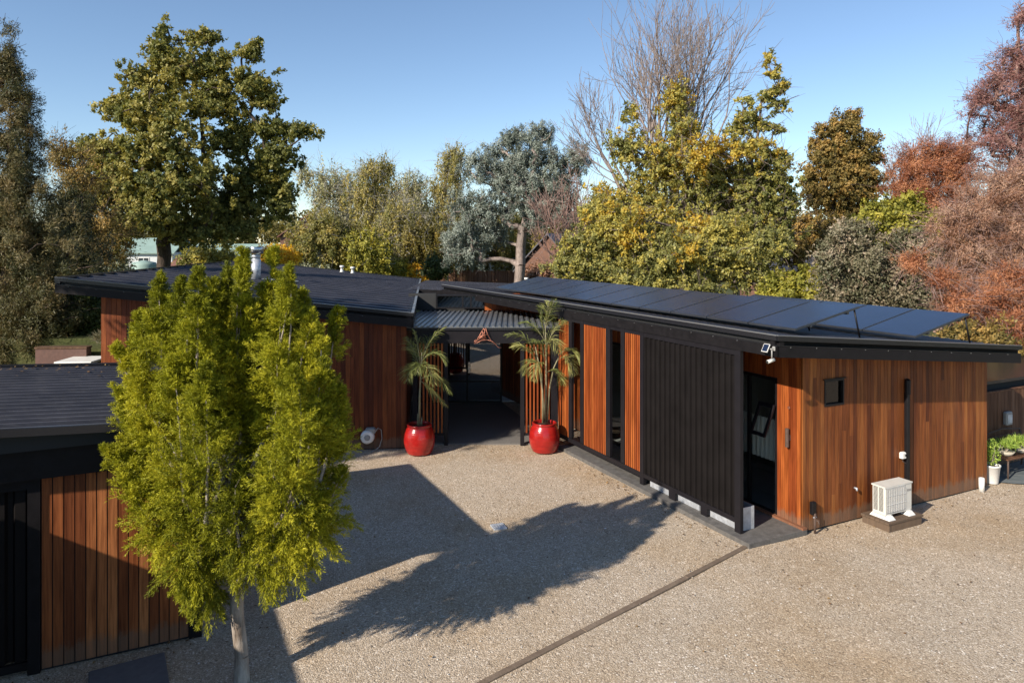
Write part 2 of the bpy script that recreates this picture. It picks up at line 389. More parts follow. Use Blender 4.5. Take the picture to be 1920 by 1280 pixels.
M['l_dkgreen'] = m_leaf('dark_green_leaves', (.02, .03, .008), (.05, .065, .015), (.10, .115, .025), .2)
M['l_sage'] = m_leaf('sage_leaves', (.13, .14, .10), (.24, .26, .19), (.34, .35, .26), .2)
M['l_orange'] = m_leaf('orange_leaves', (.28, .15, .012), (.46, .28, .018), (.55, .38, .03), .3)
M['l_palm'] = m_leaf('palm_leaves', (.055, .07, .018), (.135, .145, .04), (.25, .23, .075), .2)
M['l_plant'] = m_leaf('pot_plant_leaves', (.07, .11, .02), (.17, .24, .04), (.30, .36, .07), .3)

# ------------------------------------------------------------------ ground
def sheet(name, corners, z, mat, kind='structure', nx=1, thick=None):
    mb = MB()
    if thick is None:
        mb.add([(x, y, z) for x, y in corners], [tuple(range(len(corners)))])
    else:
        n = len(corners); v = [(x, y, z - thick) for x, y in corners] + [(x, y, z) for x, y in corners]
        mb.add(v, [tuple(range(n - 1, -1, -1)), tuple(range(n, 2 * n))] + [(i, (i + 1) % n, n + (i + 1) % n, n + i) for i in range(n)])
    o = mb.build(name, mat)
    if kind: o['kind'] = kind
    return o
def wp(a, b): q = WF.p(a, b); return (q[0], q[1])
sheet('ground', [(-900, -900), (900, -900), (900, 900), (-900, 900)], -.02, M['grass'])
def gravel_sheet():                # fine grid so that the drive is gently uneven
    xs = np.linspace(-22, 26, 193); ys = np.linspace(-14, 26, 161)
    X, Y = np.meshgrid(xs, ys)
    Z = .006 * np.sin(X * 1.7 + .6 * Y) + .005 * np.sin(Y * 2.3 - X * .9) + .004 * np.sin(X * 4.1) * np.cos(Y * 3.3)
    Z = Z * .8 - .004 + rng.normal(0, .0012, X.shape)
    V = np.stack([X, Y, Z], -1).reshape(-1, 3); n = len(xs)
    i = np.arange(len(ys) - 1)[:, None] * n + np.arange(n - 1)[None]
    F = np.stack([i, i + 1, i + n + 1, i + n], -1).reshape(-1, 4)
    o = np_mesh('gravel_drive', V, F, M['gravel']); o['kind'] = 'structure'
    o.data.polygons.foreach_set('use_smooth', [True] * len(F))
gravel_sheet()
sheet('patio_path', [wp(.55, 6.62), wp(.05, 7.1), wp(-2.6, 10.5), wp(-2.6, 16), wp(4, 16), wp(4, 6.62)], .022, M['slate'])
sheet('wing_plinth', [wp(.12, -.5), wp(6.75, -.5), wp(6.75, .89), wp(.12, .89)], .085, M['conc'], thick=.2)
pf = [(-3.4, 18.70), (1.25, 18.70), (.62, 20.4), (-.35, 23.6), (-3.5, 23.6)]
sheet('porch_floor', pf, .03, M['conc_dark'], thick=.1)

# loose pebbles, too many to count, on the drive near the camera
def pebbles():
    n = 9000
    x = rng.uniform(-5, 11, n); y = rng.uniform(7.6, 19, n); 
    s = rng.uniform(.006, .013, n) * rng.choice([1, 1, 1, 1.5], n)
    rel = np.stack([x - 4.597, y - 12.453], 1); ua = rel @ _u; va = rel @ np.array([_u[1], -_u[0]])
    keep = ~((va > -.55) & (ua > -.0)) & ~((va < -8.95) & (ua > 1.2)) & ~((y > 18.6)); x, y, s = x[keep], y[keep], s[keep]; n = len(x)
    base = np.array([(1, 0, 0), (0, 1, 0), (-1, 0, 0), (0, -1, 0), (0, 0, .7), (0, 0, -.3)], float)
    V = base[None] * s[:, None, None] * rng.uniform(.7, 1.3, (n, 6, 1))
    a = rng.uniform(0, 6.3, n); ca, sa = np.cos(a), np.sin(a)
    V = np.stack([V[..., 0] * ca[:, None] - V[..., 1] * sa[:, None] * .7, V[..., 0] * sa[:, None] + V[..., 1] * ca[:, None] * .7, V[..., 2]], -1)
    V += np.stack([x, y, np.full(n, .004)], 1)[:, None]
    f = np.array([(0, 1, 4), (1, 2, 4), (2, 3, 4), (3, 0, 4)])
    F = (f[None] + (np.arange(n) * 6)[:, None, None]).reshape(-1, 3)
    o = np_mesh('loose_stones', V.reshape(-1, 3), F, M['stones'], tint=np.repeat(rng.uniform(0, 1, n), 4)); 
    tag(o, 'loose pale stones scattered over the gravel drive', 'gravel', kind='stuff')
t_ = NT('loose_stone'); t_.bsdf(t_.ramp(t_.tint(), [(0, (.12, .10, .08)), (.4, (.36, .30, .23)), (.8, (.55, .49, .40)), (1, (.78, .75, .69))]), .8, 0, None, 0, .3); M['stones'] = t_.m
pebbles()

# timber edging across the drive
e0 = np.array([-1.10, 7.25]); e1 = np.array([4.12, 12.47]); e0 = np.array([-.36, 8.58]) - (e1 - np.array([-.36, 8.58])) * .3
EF = Frame((e0[0], e0[1]), e1 - e0); L = float(np.linalg.norm(e1 - e0))
mb = MB(); cuts = [0, 1.1, 3.55, 5.9, L]
for i in range(4):
    mb.bevbox(EF, cuts[i] + .003, cuts[i + 1] - .003, -.045 + .004 * (i % 2), .045 + .004 * (i % 2), -.05, .020, .006, .3 + .2 * (i % 3))
tag(mb.build('edging_board', M['wood_grey'], None, loc=(e1[0], e1[1], 0)), 'long weathered timber edging strip set across the gravel drive', 'edging')
mb = MB().bevbox(Frame((-.25, 13.30), (1, .35)), -.13, .13, -.13, .13, -.02, .022, .01)
for k in range(4): mb.box(Frame((-.25, 13.30), (1, .35)), -.09 + k * .05, -.075 + k * .05, -.08, .08, .022, .025)
tag(mb.build('drain_cover', M['galv'], None, loc=(-.25, 13.3, 0)), 'small square grey drain cover in the middle of the gravel', 'drain cover')
mb = MB().bevbox(Frame((-4.62, 8.62), (.86, .5)), -.42, .42, -.40, .40, -.02, .05, .012)
tag(mb.build('paving_slab', M['paver'], None, loc=(-4.62, 8.62, 0)), 'square dark grey paving slab lying by the foot of the garage wall', 'paving slab')

# ------------------------------------------------------------------ building helpers
def clad(mb, F, x0, x1, z0, z1, bw, th=.022, gap=.006, holes=(), joint=.5, tr=(0.1, .9), grad=None):
    n = max(1, int(round((x1 - x0) / bw))); bw = (x1 - x0) / n; prev = .5
    for i in range(n):
        xa, xb = x0 + i * bw + gap / 2, x0 + (i + 1) * bw - gap / 2; xm = (xa + xb) / 2
        zb = z0(xm) if callable(z0) else z0; zt = z1(xm) if callable(z1) else z1
        segs = [(zb, zt)]
        for (ha, hb, hc, hd) in holes:
            if ha < xm < hb:
                ns = []
                for (p, q) in segs:
                    if hc > p: ns.append((p, min(q, hc)))
                    if hd < q: ns.append((max(p, hd), q))
                segs = [s_ for s_ in ns if s_[1] - s_[0] > .01]
        for (p, q) in segs:
            cs = [p, q]
            if rng.random() < joint and q - p > 1.4: cs.insert(1, rng.uniform(p + .5, q - .4))
            for c in range(len(cs) - 1):
                t = float(np.clip(rng.normal((tr[0] + tr[1]) / 2, (tr[1] - tr[0]) * .34), 0, 1))
                dz = rng.uniform(0, .0016)
                mb.box(F, xa, xb, 0, th + dz, cs[c] + (.001 if c else 0), cs[c + 1], t)
    return mb
def ribs(mb, F, a0, a1, b0, b1, zf, per=.25, h=.028, along='b', top=.22, thick=.02, crest=.9):
    """ribbed sheet; ribs run along axis `along`, zf(a,b) gives the height"""
    lo, hi = (a0, a1) if along == 'b' else (b0, b1)
    prof = [(0, 0)]; x = lo
    xs = []; n = int((hi - lo) / per)
    for i in range(n):
        c = lo + i * per
        for q, hh in ((0.0, 0), (.10, h), (.10 + top * .35, h), (.20 + top * .35, 0)): xs.append((c + q * per, hh))
    xs.append((hi, 0))
    e0, e1 = (b0, b1) if along == 'b' else (a0, a1)
    v = []
    for (c, hh) in xs:
        for e in (e0, e1):
            a, b = (c, e) if along == 'b' else (e, c)
            v.append(F.p(a, b, zf(a, b) + hh))
    m = len(v)
    for (c, hh) in xs:
        for e in (e0, e1):
            a, b = (c, e) if along == 'b' else (e, c)
            v.append(F.p(a, b, zf(a, b) - thick))
    fs = []
    for i in range(len(xs) - 1):
        k = 2 * i; fs.append((k, k + 2, k + 3, k + 1)); fs.append((m + k, m + k + 1, m + k + 3, m + k + 2))
        fs.append((k, m + k, m + k + 2, k + 2)); fs.append((k + 1, k + 3, m + k + 3, m + k + 1))
    mb.add(v, fs); 
    for i in range(len(xs) - 1):
        if xs[i][1] > 0 and xs[i + 1][1] > 0: mb.t[len(mb.t) - len(fs) + 4 * i] = crest     # paler rib crests
    return mb
def fascia(mb, F, axis, e, lo, hi, zt, out, recess=.06, capm=None, h=.34):
    """stepped fascia along an edge: axis 'a' runs along a at b=e; out = +-1 direction away from the roof. zt(s) top height"""
    def bx(m, o0, o1, d0, d1, tn=.5):
        p, q = sorted((e + out * o0, e + out * o1))
        if axis == 'a': m.box(F, lo, hi, p, q, lambda a, b: zt(a) - d1, lambda a, b: zt(a) - d0, tn)
        else: m.box(F, p, q, lo, hi, lambda a, b: zt(b) - d1, lambda a, b: zt(b) - d0, tn)
    cap, bd = MB(), MB()
    bx(cap, -.05, .022, -.035, -.022, .62); bx(cap, .0, .020, -.022, .06)  # thin top strip of the cap tinted paler, painting in its sky reflection
    bx(bd, -.16, -.06, -.015, .17); bx(bd, -.05, 0.0, .15, h)
    bx(cap, -.055, .006, .138, .149)
    dots = MB(); n = int((hi - lo) / .62)
    for i in range(n):
        s_ = lo + .3 + i * .62; o_ = .010
        c = F.p(s_, e + out * o_, zt(s_) - .165) if axis == 'a' else F.p(e + out * o_, s_, zt(s_) - .165)
        cap.box(Frame((c[0], c[1], c[2]), (1, 0)), -.004, .004, -.004, .004, -.004, .004, .85)
    return cap, bd, dots
def frame_rect(mb, F, x0, x1, z0, z1, w_, b0, b1, mull=(), rails=()):
    mb.box(F, x0, x1, b0, b1, z0, z0 + w_); mb.box(F, x0, x1, b0, b1, z1 - w_, z1)
    mb.box(F, x0, x0 + w_, b0, b1, z0 + w_, z1 - w_); mb.box(F, x1 - w_, x1, b0, b1, z0 + w_, z1 - w_)
    for m_ in mull: mb.box(F, m_ - w_ / 2, m_ + w_ / 2, b0 + .002, b1 - .002, z0 + w_, z1 - w_)
    for r_ in rails: mb.box(F, x0 + w_, x1 - w_, b0 + .003, b1 - .003, r_ - w_ / 2, r_ + w_ / 2)
    return mb

# ------------------------------------------------------------------ right-hand wing
wing = thing('house_wing', tuple(WF.p(.22, .89)), 'long timber wing on the right with a black roof carrying solar panels', 'house')
ZW = lambda a, b: 3.70 - .088 * (b + .35)
UF, VF, VB, UB = -.36, -.35, 6.64, on_line(829, -.35)
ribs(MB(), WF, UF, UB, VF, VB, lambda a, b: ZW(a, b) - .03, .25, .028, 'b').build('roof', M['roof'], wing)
cap, bd, dots = fascia(None, WF, 'a', VF, UF, UB, lambda a: 3.70, -1)
c2, b2, d2 = fascia(None, WF, 'b', UF, VF, VB, lambda b: ZW(0, b), -1)
for x, y in ((cap, c2), (bd, b2), (dots, d2)): pass
fo = bd.build('fascia', M['blackp'], wing); cap.build('flashing', M['flash'], fo)
fo = b2.build('fascia', M['blackp'], wing); c2.build('flashing', M['flash'], fo)
MB().box(WF, UF + .06, UB, VF + .06, VB - .02, lambda a, b: ZW(a, b) - .30, lambda a, b: ZW(a, b) - .055).build('soffit', M['dark'], wing)
ztop = lambda b: ZW(0, b) - .301
# end wall with its little window
EW = Frame(tuple(WF.p(.22, .89)), (WF.b[0], WF.b[1])); EW.b = -WF.a     # a along the wall, b outwards
wx0, wx1 = on_cross(1545, .20) - .89, on_cross(1582, .20) - .89
wz0, wz1 = 2.24, 2.73
hole = (wx0, wx1, wz0, wz1)
LW = 6.41 - .89
mb = MB(); clad(mb, EW, 0.045, LW, .03, lambda x: ztop(x + .89), .098, holes=[hole], joint=.45)
mb.box(EW, -.022, .045, -.002, .030, .0, ztop(.9), .75)                   # corner board
ew = mb.build('end_wall', M['wood_end'], wing)
mb = MB()
mb.box(EW, 0.03, wx0, -.12, -.003, 0, lambda a, b: ztop(.9) - .01 if a < 1 else ztop(.9 + wx0))
mb.box(EW, wx1, LW, -.12, -.003, 0, lambda a, b: ztop(a + .89))
mb.box(EW, wx0, wx1, -.12, -.004, 0, wz0); mb.box(EW, wx0, wx1, -.12, -.004, wz1, ztop(wx1 + .9))
mb.box(EW, LW - .05, LW, -9.9, -.125, 0, ztop(6.41)); mb.build('inner_wall', M['dark'], wing)
wn = frame_rect(MB(), EW, wx0, wx1, wz0, wz1, .035, -.06, .034)
wn.box(EW, wx0 - .03, wx1 + .03, .0, .055, wz1 + .003, wz1 + .022)
wn = wn.build('window', M['black'], wing)
MB().box(EW, wx0 + .036, wx1 - .036, -.03, -.02, wz0 + .036, wz1 - .036).build('pane', M['glassd'], wn)
# facade wall behind the screens: timber reveal, glazed doors, timber again by the porch
FW = Frame(tuple(WF.p(0, .89)), (WF.a[0], WF.a[1])); FW.b = -WF.b
g0, g1 = .80, 6.55
mb = MB(); clad(mb, FW, .243, g0, .09, 3.36, .092, joint=.0, tr=(.35, 1.0)); clad(mb, FW, .243 + .56, g1, 2.72, 3.36, .092, joint=0)
clad(mb, FW, g1, 13.9, .03, 3.37, .11, joint=.2, tr=(.1, .8)); mb.build('facade_wall', M['wood_red'], wing)
mb = MB(); mb.box(FW, .25, g0, -.12, -.003, .05, 3.37); mb.box(FW, g0, g1, -.12, -.003, 2.72, 3.37); mb.box(FW, g1, 13.9, -.12, -.003, .02, 3.37)
mb.build('inner_wall', M['dark'], wing)
MB().box(FW, .12, g0 + .9, .001, .10, .0855, .125, .6).build('threshold', M['wood_red'], wing)
gd = frame_rect(MB(), FW, g0, g1, .09, 2.71, .06, -.05, .012, mull=[1.55, 2.3, 3.1, 3.9, 4.7, 5.6], rails=[])
gd = gd.build('glass_door', M['black'], wing)
MB().box(FW, g0 + .061, g1 - .061, -.022, -.012, .151, 2.649).build('pane', M['glass'], gd)
sash = MB()                                                              # opened top-hung sash beside the timber reveal
SF = Frame(tuple(FW.p(1.02, .03, 1.45)), (FW.a[0] - .1 * FW.b[0], FW.a[1] - .1 * FW.b[1]))
def tilt(mb_, x0, x1, z0, z1, w_):
    out = FW.b
    def q(x, z, d): return np.array(FW.p(x, .03, z)) + out * (.26 * (z1 - z) / (z1 - z0) + d)
    for (xa, xb, za, zb) in ((x0, x1, z0, z0 + w_), (x0, x1, z1 - w_, z1), (x0, x0 + w_, z0 + w_, z1 - w_), (x1 - w_, x1, z0 + w_, z1 - w_)):
        mb_.hexa([q(xa, za, 0), q(xb, za, 0), q(xb, za, .04), q(xa, za, .04), q(xa, zb, 0), q(xb, zb, 0), q(xb, zb, .04), q(xa, zb, .04)])
tilt(sash, .82, 1.22, 1.62, 2.2, .06); sash.build('window_sash', M['frame'], gd)
mb = MB()                                                                # room behind the glass
mb.box(WF, .36, 7.5, 4.2, 4.3, .05, 2.9); mb.box(WF, 7.4, 7.5, .98, 4.2, .05, 2.9); mb.box(WF, .36, 7.5, 1.0, 4.2, .02, .09)
mb.build('room', M['room'], wing)
def curtain(x0, x1, z0, z1, F, b, per=.11, amp=.03):
    m_ = MB(); n = int((x1 - x0) / per * 8); v = []
    for i in range(n + 1):
        x = x0 + (x1 - x0) * i / n; o_ = b + amp * math.sin(2 * PI * (x - x0) / per)
        v += [F.p(x, o_, z0), F.p(x, o_, z1), F.p(x, o_ - .004, z0), F.p(x, o_ - .004, z1)]
    fs = []
    for i in range(n):
        k = 4 * i; fs += [(k, k + 4, k + 5, k + 1), (k + 2, k + 3, k + 7, k + 6)]
    return m_.add(v, fs, smooth=True)
cu = curtain(1.0, 2.5, 1.05, 1.85, FW, -.16); cu.v += []
cu.build('curtain', M['curtain'], wing)
curtain(3.9, 4.6, .2, 2.5, FW, -.2).build('curtain', M['curtain'], wing)
cl = MB()                                                                # clerestory strip over the porch
# steel screen frame standing on the plinth
SP = -.30
def sc(px): return on_line(px, SP)
S = Frame(tuple(WF.p(0, SP)), (WF.a[0], WF.a[1])); S.b = -WF.b            # a along, b towards the drive
ZB, ZT = .25, 3.36
rightend = sc(1391)
posts = [(sc(1391), sc(1380), .0), (sc(1209), sc(1202), .0), (sc(1173), sc(1166), ZB), (sc(1146), sc(1138), ZB), (sc(1096), sc(1090), ZB), (sc(1074), sc(1068), ZB)]
mb = MB()
for a0, a1, zz in posts: mb.box(S, a0, a1, -.035, .035, (.086 if zz == 0 else ZB + .1), ZT)
mb.box(S, sc(1380), sc(1209), -.032, .032, ZB, ZB + .085); mb.box(S, sc(1380), sc(1209), -.03, .03, ZT - .10, ZT - .001)
mb.box(S, sc(1202), sc(1048), -.032, .032, ZB - .02, ZB + .085); mb.box(S, sc(1202), sc(1048), -.03, .03, ZT - .08, ZT - .001)
for px in (1322, 1262): mb.box(S, sc(px + 6), sc(px - 6), -.03, .03, .086, ZB - .001)
fr = mb.build('screen_frame', M['frame'], wing)
def slats(F, x0, x1, z0, z1, per, wd, b0, b1, tr=(.3, .9)):
    m_ = MB(); n = int(round((x1 - x0) / per)); per = (x1 - x0) / n
    for i in range(n):
        c = x0 + (i + .5) * per; m_.box(F, c - wd / 2, c + wd / 2, b0, b1, z0, z1, float(rng.uniform(*tr)))
    return m_
for pa, pb in ((1068.5, 1048), (1138, 1096), (1202.5, 1173)):
    m_ = slats(S, sc(pa) + .004, sc(pb) - .004, ZB + .087, ZT - .083, .068, .046, -.02, .024)
    m_.box(S, sc(pa) + .002, sc(pb) - .002, -.03, -.022, ZB + .087, ZT - .083, .15)
    m_.build('slat_panel', M['wood_red'], wing)
# corrugated steel screen: standing folds
x0, x1 = sc(1380) + .002, sc(1209) - .002; m_ = MB(); n = 17; per = (x1 - x0) / n; xs = []
for i in range(n):
    c = x0 + i * per; xs += [(c, -.01), (c + per * .62, -.01), (c + per * .70, .028), (c + per * .92, .028)]
xs.append((x1, -.01)); v = []
for x, b in xs: v += [S.p(x, b, ZB + .087), S.p(x, b, ZT - .102)]
for x, b in xs: v += [S.p(x, b - .003, ZB + .087), S.p(x, b - .003, ZT - .102)]
mm = 2 * len(xs); m_.add(v, [f_ for i in range(len(xs) - 1) for f_ in ((2 * i, 2 * i + 1, 2 * i + 3, 2 * i + 2), (mm + 2 * i, mm + 2 * i + 2, mm + 2 * i + 3, mm + 2 * i + 1))])
m_.build('steel_screen', M['screen'], wing)
for px, zz in ():
    pass
# galvanised planter troughs on the plinth behind the screen
TR = []
for i, (pa, pb) in enumerate(((1404, 1330), (1326, 1272), (1268, 1228))):
    a0, a1 = on_line(pa, -.05), on_line(pb, -.12)
    c = WF.p((a0 + a1) / 2, -.02); t = thing('planter_trough', (c[0], c[1], .086), ['galvanised planter trough nearest the wing corner, its end showing past the screen post', 'middle galvanised planter trough behind the foot of the black screen', 'galvanised planter trough behind the black screen nearest the slatted panels'][i], 'planter', 'galvanised troughs behind the screen')
    m_ = MB(); b0, b1, z0, z1 = -.245, .08, .088, .50
    m_.box(WF, a0, a1, b0, b0 + .015, z0, z1); m_.box(WF, a0, a1, b1 - .015, b1, z0, z1)
    m_.box(WF, a0, a0 + .015, b0 + .015, b1 - .015, z0, z1); m_.box(WF, a1 - .015, a1, b0 + .015, b1 - .015, z0, z1)
    m_.box(WF, a0 + .015, a1 - .015, b0 + .015, b1 - .015, z0, z0 + .02)
    m_.box(WF, a0 - .012, a1 + .012, b0 - .012, b0 - .0005, z1 - .03, z1 + .004); m_.build('trough', M['galv'], t)
    MB().box(WF, a0 + .016, a1 - .016, b0 + .016, b1 - .016, z0 + .021, z1 - .09).build('soil', M['soil'], t)

# ------------------------------------------------------------------ fixtures on the end wall
hp = thing('heat_pump', tuple(EW.p(on_cross(1682, -.2) - .89, .42)), 'cream outdoor heat pump unit on white feet beside the timber end wall', 'heat pump')
HX = on_cross(1655, -.30) - .89
def hx(x): return HX + x
HW = .76; Z0 = .25; HH = .52; B0, B1 = .30, .57
m_ = MB(); m_.bevbox(EW, hx(0), hx(HW), B0, B1, Z0, Z0 + HH, .015); m_.box(EW, hx(-.008), hx(HW + .008), B0 - .008, B1 + .008, Z0 + HH - .02, Z0 + HH + .004)
case = m_.build('casing', M['whitem'], hp)
m_ = MB(); m_.box(EW, hx(.03), hx(HW * .74), B1 + .0005, B1 + .006, Z0 + .03, Z0 + HH - .045, .5); m_.build('fan_guard', M['grille'], hp)
m_ = MB()
for k in range(30): m_.box(EW, hx(.04), hx(HW * .73), B1 + .006, B1 + .010, Z0 + .045 + k * .0155, Z0 + .050 + k * .0155)
for k in range(9): m_.box(EW, hx(.04 + k * .066), hx(.046 + k * .066), B1 + .0101, B1 + .0125, Z0 + .04, Z0 + HH - .06)
for k in (1, 2): m_.box(EW, hx(.03), hx(HW * .74), B1 + .0126, B1 + .015, Z0 + .02 + k * .16, Z0 + .03 + k * .16)
m_.build('guard_wires', M['white'], hp)
m_ = MB()
for c in range(2):
    for k in range(20): m_.box(EW, hx(-.004), hx(-.0005), B0 + .03 + c * .115, B0 + .12 + c * .115, Z0 + .06 + k * .022, Z0 + .071 + k * .022)
m_.build('side_vents', M['dark'], hp)
MB().box(EW, hx(HW - .15), hx(HW - .03), B1 + .0005, B1 + .003, Z0 + .36, Z0 + .40).build('rating_plate', M['grille'], hp)
for xx in (.03, HW - .17):
    m_ = MB(); v = []
    for (z, c) in ((.172, 0), (.248, .045)):
        v += [EW.p(hx(xx - .02 + c), B0 - .06 + c, z), EW.p(hx(xx + .16 - c), B0 - .06 + c, z), EW.p(hx(xx + .16 - c), B1 + .08 - c, z), EW.p(hx(xx - .02 + c), B1 + .08 - c, z)]
    m_.hexa(v); m_.build('foot', M['white'], hp)
pal = thing('timber_pallet', tuple(EW.p(hx(.38), .4)), 'small brown timber platform under the heat pump', 'platform')
m_ = MB()
for k in range(6): m_.box(EW, hx(-.09), hx(HW + .13), .13 + k * .098, .13 + k * .098 + .09, .135, .17, float(rng.uniform(.1, .8)))
m_.build('deck_boards', M['wood_brown'], pal)
m_ = MB(); m_.box(EW, hx(-.06), hx(.0), .14, .70, .0, .134, .3); m_.box(EW, hx(HW + .02), hx(HW + .09), .14, .70, .0, .134, .4); m_.box(EW, hx(.0), hx(HW + .02), .655, .70, .0, .134, .8); m_.build('bearers', M['wood_brown'], pal)
dx = on_cross(1697, .20) - .89
pd = thing('pipe_duct', tuple(EW.p(dx, .05, 1)), 'black vertical pipe duct running up the timber wall above the heat pump', 'pipe duct')
m_ = MB().bevbox(EW, dx - .045, dx + .045, .024, .10, .42, 2.30, .012); m_.build('duct', M['black'], pd)
m_ = MB().bevbox(EW, dx - .055, dx + .055, .024, .13, 2.27, 2.58, .035); m_.build('duct_elbow', M['black'], pd)
ox = on_cross(1689, .20) - .89
so_ = thing('power_isolator', tuple(EW.p(ox, .05, .95)), 'small white isolator switch box beside the black pipe duct', 'switch')
MB().bevbox(EW, ox - .075, ox + .055, .024, .11, 1.02, 1.14, .02).build('switch_box', M['white'], so_)
MB().box(EW, ox + .0, ox + .03, .1105, .118, 1.06, 1.10).build('switch_knob', M['dark'], so_)
m_ = MB().tube([EW.p(ox, .06, 1.02), EW.p(ox, .06, .95), EW.p(ox + .06, .10, .9)], .008, 6); m_.build('cable', M['rust'], so_)
gx = hx(-.13)
tag(MB().lathe(tuple(EW.p(0, 0, 0)), [(0, 0)], 3).build('x', M['dark']) if False else MB().tube([EW.p(gx, .022, .62), EW.p(gx, .075, .62), EW.p(gx, .075, .58)], .02, 8).build('wall_tap', M['galv'], None, loc=tuple(EW.p(gx, .03, .6))), 'tiny grey tap on the timber wall left of the heat pump', 'tap')
tx = on_cross(1528, .10) - .89
tp = thing('garden_tap', tuple(EW.p(tx, .12)), 'black standpipe tap post by the corner of the timber end wall', 'tap')
MB().bevbox(EW, tx - .06, tx + .05, .04, .12, .34, .56, .012).build('tap_box', M['black'], tp)
MB().tube([EW.p(tx, .12, 0), EW.p(tx, .12, .36)], .022, 8).tube([EW.p(tx, .12, .24), EW.p(tx, .20, .24), EW.p(tx, .215, .19)], .014, 8).build('riser', M['rust'], tp)
MB().tube([EW.p(tx - .035, .12, .29), EW.p(tx + .035, .12, .29)], .012, 6).build('handle', M['galv'], tp)
lx = .50
wl = thing('wall_light', tuple(FW.p(lx, .05, 1.6)), 'brown cylindrical up and down light on the narrow timber reveal', 'wall light')
c = FW.p(lx, .085, 0)
MB().lathe(c, [(0, 1.50), (.036, 1.50), (.036, 1.84), (0, 1.84)], 16, smooth=False).build('light_tube', M['rust'], wl)
MB().box(FW, lx - .025, lx + .025, .023, .06, 1.62, 1.72).build('bracket', M['rust'], wl)
m_ = MB(); c = FW.p(lx, .026, 2.22); m_.tube([c, c + FW.b * .02], .028, 14); tag(m_.build('door_bell', M['copper'], None, loc=tuple(c)), 'small round copper disc above the brown wall light', 'bell')
pc = WF.p(.08, 6.02); m_ = MB().lathe((pc[0], pc[1], 0), [(.0, .0), (.055, 0), (.055, .29), (.045, .29), (.045, .05), (0, .05)], 20); tag(m_.build('pipe_stub', M['white'], None, loc=(pc[0], pc[1], 0)), 'short white plastic pipe standing in the gravel near the white pot', 'pipe')
# security camera and its solar cell on the fascia corner
cx_ = UF + .08
sf = Frame(tuple(WF.p(cx_, VF, 3.42)), (WF.a[0], WF.a[1])); sf.b = -WF.b
scm = thing('security_camera', tuple(sf.p(0, .03)), 'white security camera with a little tilted solar cell on the roof corner', 'security camera')
m_ = MB(); m_.tube([sf.p(-.02, 0, .08), sf.p(-.02, .09, .08)], .013, 8).tube([sf.p(-.02, .06, .085), sf.p(-.02, .06, -.08)], .012, 8); m_.bevbox(sf, -.05, .01, .0, .03, .05, .12, .01); m_.build('bracket', M['grille'], scm)
m_ = MB(); q = lambda x, y, d: sf.p(.09 + x * .72, .08 + y * .36 + d * .7, .08 - y * .64 + d * .5)
m_.hexa([q(-.09, -.1, 0), q(.09, -.1, 0), q(.09, .1, 0), q(-.09, .1, 0), q(-.09, -.1, .015), q(.09, -.1, .015), q(.09, .1, .015), q(-.09, .1, .015)]); sp_ = m_.build('solar_cell_frame', M['white'], scm)
m_ = MB(); m_.hexa([q(-.078, -.088, .0155), q(.078, -.088, .0155), q(.078, .088, .0155), q(-.078, .088, .0155), q(-.078, -.088, .018), q(.078, -.088, .018), q(.078, .088, .018), q(-.078, .088, .018)]); m_.build('cells', M['solar'], sp_)
m_ = MB().tube([sf.p(-.03, .02, -.10), sf.p(-.02, .16, -.13)], [.028, .030], 14); m_.build('camera_body', M['whitem'], scm)
MB().tube([sf.p(-.0195, .161, -.1305), sf.p(-.019, .168, -.132)], .026, 12).build('lens', M['dark'], scm)

# ------------------------------------------------------------------ solar panels on the wing roof
def solar_panel(Wd, Ln, rise, label, group):
    t = thing('solar_panel', (0, 0, 0), label, 'solar panel', group)
    th = math.atan2(rise, Ln)
    m_ = MB()
    def q(x, y, d): return (x, y * math.cos(th) - d * math.sin(th), y * math.sin(th) + d * math.cos(th))
    Lh = math.hypot(Ln, rise)
    m_.hexa([q(0, 0, 0), q(Wd, 0, 0), q(Wd, Lh, 0), q(0, Lh, 0), q(0, 0, .036), q(Wd, 0, .036), q(Wd, Lh, .036), q(0, Lh, .036)])
    m_.build('panel_frame', M['alu'], t)
    m_ = MB(); e = .022; m_.add([q(e, e, .038), q(Wd - e, e, .038), q(Wd - e, Lh - e, .038), q(e, Lh - e, .038)], [(0, 1, 2, 3)]); m_.build('cell_glass', M['solar'], t)
    for yy in (.22, .8):
        m_ = MB(); y0 = Lh * yy; m_.hexa([q(0, y0, -.04), q(Wd, y0, -.04), q(Wd, y0 + .04, -.04), q(0, y0 + .04, -.04), q(0, y0, -.001), q(Wd, y0, -.001), q(Wd, y0 + .04, -.001), q(0, y0 + .04, -.001)]); m_.build('rail', M['alu'], t)
    return t, q, Lh
PITCH = 1.20
ROTP = math.atan2(-WF.a[1], -WF.a[0])       # local +x runs towards the camera along the roof, +y then points right-back
def put(t, a, b, z): p_ = WF.p(a, b, z); t.location = p_; t.rotation_euler = (0, 0, ROTP)
def leg(t, x, y, zt_, zb, ybot):
    m_ = MB(); m_.tube([(x, y, zt_), (x, ybot, zb)], .022, 4); m_.tube([(x, ybot - .05, zb), (x, ybot + .09, zb)], .03, 4); m_.build('support_leg', M['black'], t)
ordn = ['nearest the camera', 'second', 'third', 'fourth', 'fifth', 'sixth', 'seventh', 'eighth', 'ninth', 'tenth', 'farthest from the camera']
P1, q1, L1 = solar_panel(PITCH - .032, 1.72, .345, 'x', 'front row of tilted solar panels'); leg(P1, PITCH - .06, 1.60, .31, -.26, 1.76)
